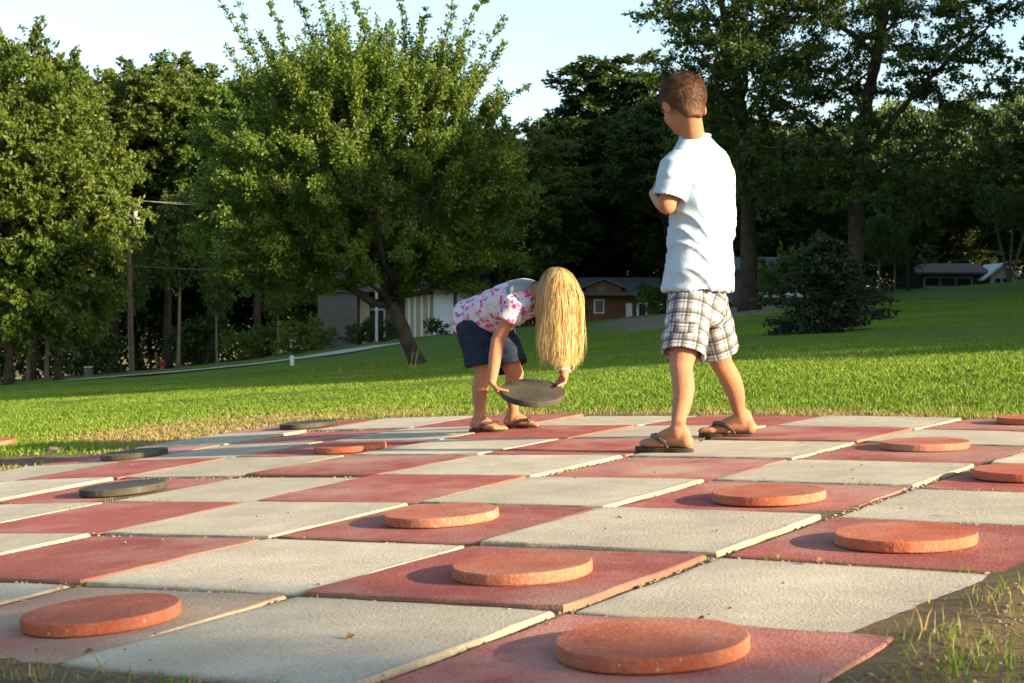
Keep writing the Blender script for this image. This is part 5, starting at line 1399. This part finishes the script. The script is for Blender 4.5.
# grey-blue yoke across the shoulders
yoke = smooth(.76, .82, (Ls @ ax_t)/np.linalg.norm(neck - pel) + .06*nz(V, 14, 3.))*smooth(.0, .03, Ls @ bk)
pv = np.zeros(len(me.polygons), np.int32); 
for q_, pg in enumerate(me.polygons):
    if yoke[pg.vertices[0]] > .5: pv[q_] = 1
top.data.materials.append(rough_mat('grey_blue_cotton', (.15, .17, .19), (.23, .25, .27), 20, .9, .2, 300)); me.polygons.foreach_set('material_index', pv); me.update()
# navy shorts
M_navy = rough_mat('navy_denim', (.012, .018, .035), (.030, .040, .066), 25, .9, .3, 260, .1, dist=.001)
shorts(pel + np.array([-.01, 0, -.02]), [(hR, kR, .86, .082, .074), (hL, kL, .86, .080, .074)], pel + ax_t*.07, .105, .090, np.stack([ax_t*0 + Fg[:, 0], lf, [0, 0, 1.]], 1), M_navy, 'shorts', girl, .004, 'dark navy knee shorts')
# bracelet on her left wrist
dw = unit(wL - eL); u1 = unit(np.cross(dw, [0, 0, 1.])); u2 = np.cross(dw, u1); cb = wL - dw*.018
mb = MB(); P = np.array([cb + u1*math.cos(t)*.0245 + u2*math.sin(t)*.0245 for t in np.linspace(0, 2*np.pi, 26)]); mb.tube(P, .0045, 6, cap=False); mb.build('bracelet', M_trim, girl, True)
# long blond hair: locks that slide over the skull and hang straight down
m, N, L, out = node_mat('blond_hair')
at = N('ShaderNodeAttribute', attribute_name='tint').outputs['Fac']
c = ramp(N, L, at, [(0, (.17, .085, .028)), (.3, (.44, .28, .10)), (.65, (.70, .52, .23)), (1, (.86, .72, .42))])
p = N('ShaderNodeBsdfPrincipled'); L(c, p.inputs['Base Color']); p.inputs['Roughness'].default_value = .42; p.inputs['Specular IOR Level'].default_value = .5
t = N('ShaderNodeBsdfTranslucent'); L(c, t.inputs[0]); mx = N('ShaderNodeMixShader'); mx.inputs[0].default_value = .42
L(p.outputs[0], mx.inputs[1]); L(t.outputs[0], mx.inputs[2]); L(mx.outputs[0], out.inputs[0])
M_blond = m
r = np.random.default_rng(19); sk = HP(-.004, 0, .022); RAD = np.array([.098, .074, .086])*.92
hv, hf1, ht, n0 = [], [], [], 0
nst = 8500
zfloor = loc(W(555, 366, 6.6))[2]
lockd = r.normal(0, .05, (60, 3)); lockp = r.uniform(0, 6.28, (60, 3)); lockt = r.normal(.58, .16, 60); lockz = r.uniform(-.01, .06, 60) + .10*(r.random(60) < .3)
for q in range(nst):
    # roots over the scalp: everything but the face
    while True:
        d = unit(r.normal(0, 1, 3)); 
        if d[0] < .72 and d[2] > -.45 - .0*d[0]: break
    lk = int((math.atan2(d[1], d[0]) + math.pi)*9.5) % 60
    infl = 1.0 + .10*r.random()
    pt = sk + Mg @ (d*RAD*infl); path = [pt.copy()]
    v = Mg @ unit(np.array([d[0]*.3 + .45, d[1]*.9, d[2]*.25]))*.4
    ln = r.uniform(.27, .42); step = .020; L_ = 0; wisp = r.random() < .08
    tgt = lockd[lk]
    while L_ < ln:
        v = unit(v*.72 + np.array([0, 0, -1.])*.42 + tgt*.3 + np.append((sk[:2] - pt[:2])*.25, 0) + np.array([math.sin(L_*38 + lockp[lk, 0]), math.sin(L_*31 + lockp[lk, 1]), 0])*.055 + r.normal(0, .10 if wisp else .03, 3))
        pt = pt + v*step
        e = Mg.T @ (pt - sk); k_ = np.linalg.norm(e/RAD)
        if k_ < infl: pt = sk + Mg @ (e/k_*infl); v = unit(pt - path[-1])
        # keep off the torso and the shoulder
        path.append(pt.copy()); L_ += step
        if pt[2] < zfloor + lockz[lk] + r.uniform(-.015, .055): break
    P = np.array(path)
    if len(P) < 4: continue
    nseg = len(P); Tn = unit(np.gradient(P, axis=0)); sidev = unit(np.cross(Tn, unit((P - (sk + np.array([0, 0, -.02])))*np.array([1, 1, .2])) + r.normal(0, .22, 3)))
    wd = np.interp(np.linspace(0, 1, nseg), [0, .15, .8, 1], [.0008, .0011, .0010, .0003])[:, None]
    hv.append(np.stack([P - sidev*wd, P + sidev*wd], 1).reshape(-1, 3)); a = np.arange(nseg-1)*2
    hf1.append(np.stack([a, a+1, a+3, a+2], 1) + n0); n0 += nseg*2
    ht.append((np.clip(lockt[lk] + r.normal(0, .10), 0, 1)*np.interp(np.linspace(0, 1, nseg), [0, .3, 1], [.72, .9, 1.12]).repeat(2)))
S = Sol(); S.ell(sk, RAD*.99, Mg, 30, 20)
me = S.fuse(.005, 2); V = vco(me); Lc = (V - sk) @ Mg
face_ = smooth(.035, .07, Lc[:, 0])*smooth(.05, .02, Lc[:, 2]); V = sk + (V - sk)*(1 - .25*np.maximum(face_, smooth(-.03, -.06, Lc[:, 2])))[:, None]; setco(me, V); attr1(me, 'tint', np.full(len(V), .5))
hg = obj('hair', me, M_blond, girl); hg['label'] = 'long loose sunlit blond hair hanging over her face'
obj('hair_locks', mesh_data('hair_locks', np.concatenate(hv), [np.concatenate(hf1)], True, {'tint': ('POINT', np.concatenate(ht))}), M_blond, hg)
# the disc in her hands
o = obj('playing_disc', disc_mesh(15, RD, .026), M_black)
Mx = Matrix((dx_, dy_, dz_)).transposed().to_4x4(); Mx.translation = Vector(dc - dz_*.013); o.matrix_world = Mx
tag(o, 'dark disc tilted in the girl\'s two hands', 'disc', 'black playing discs')
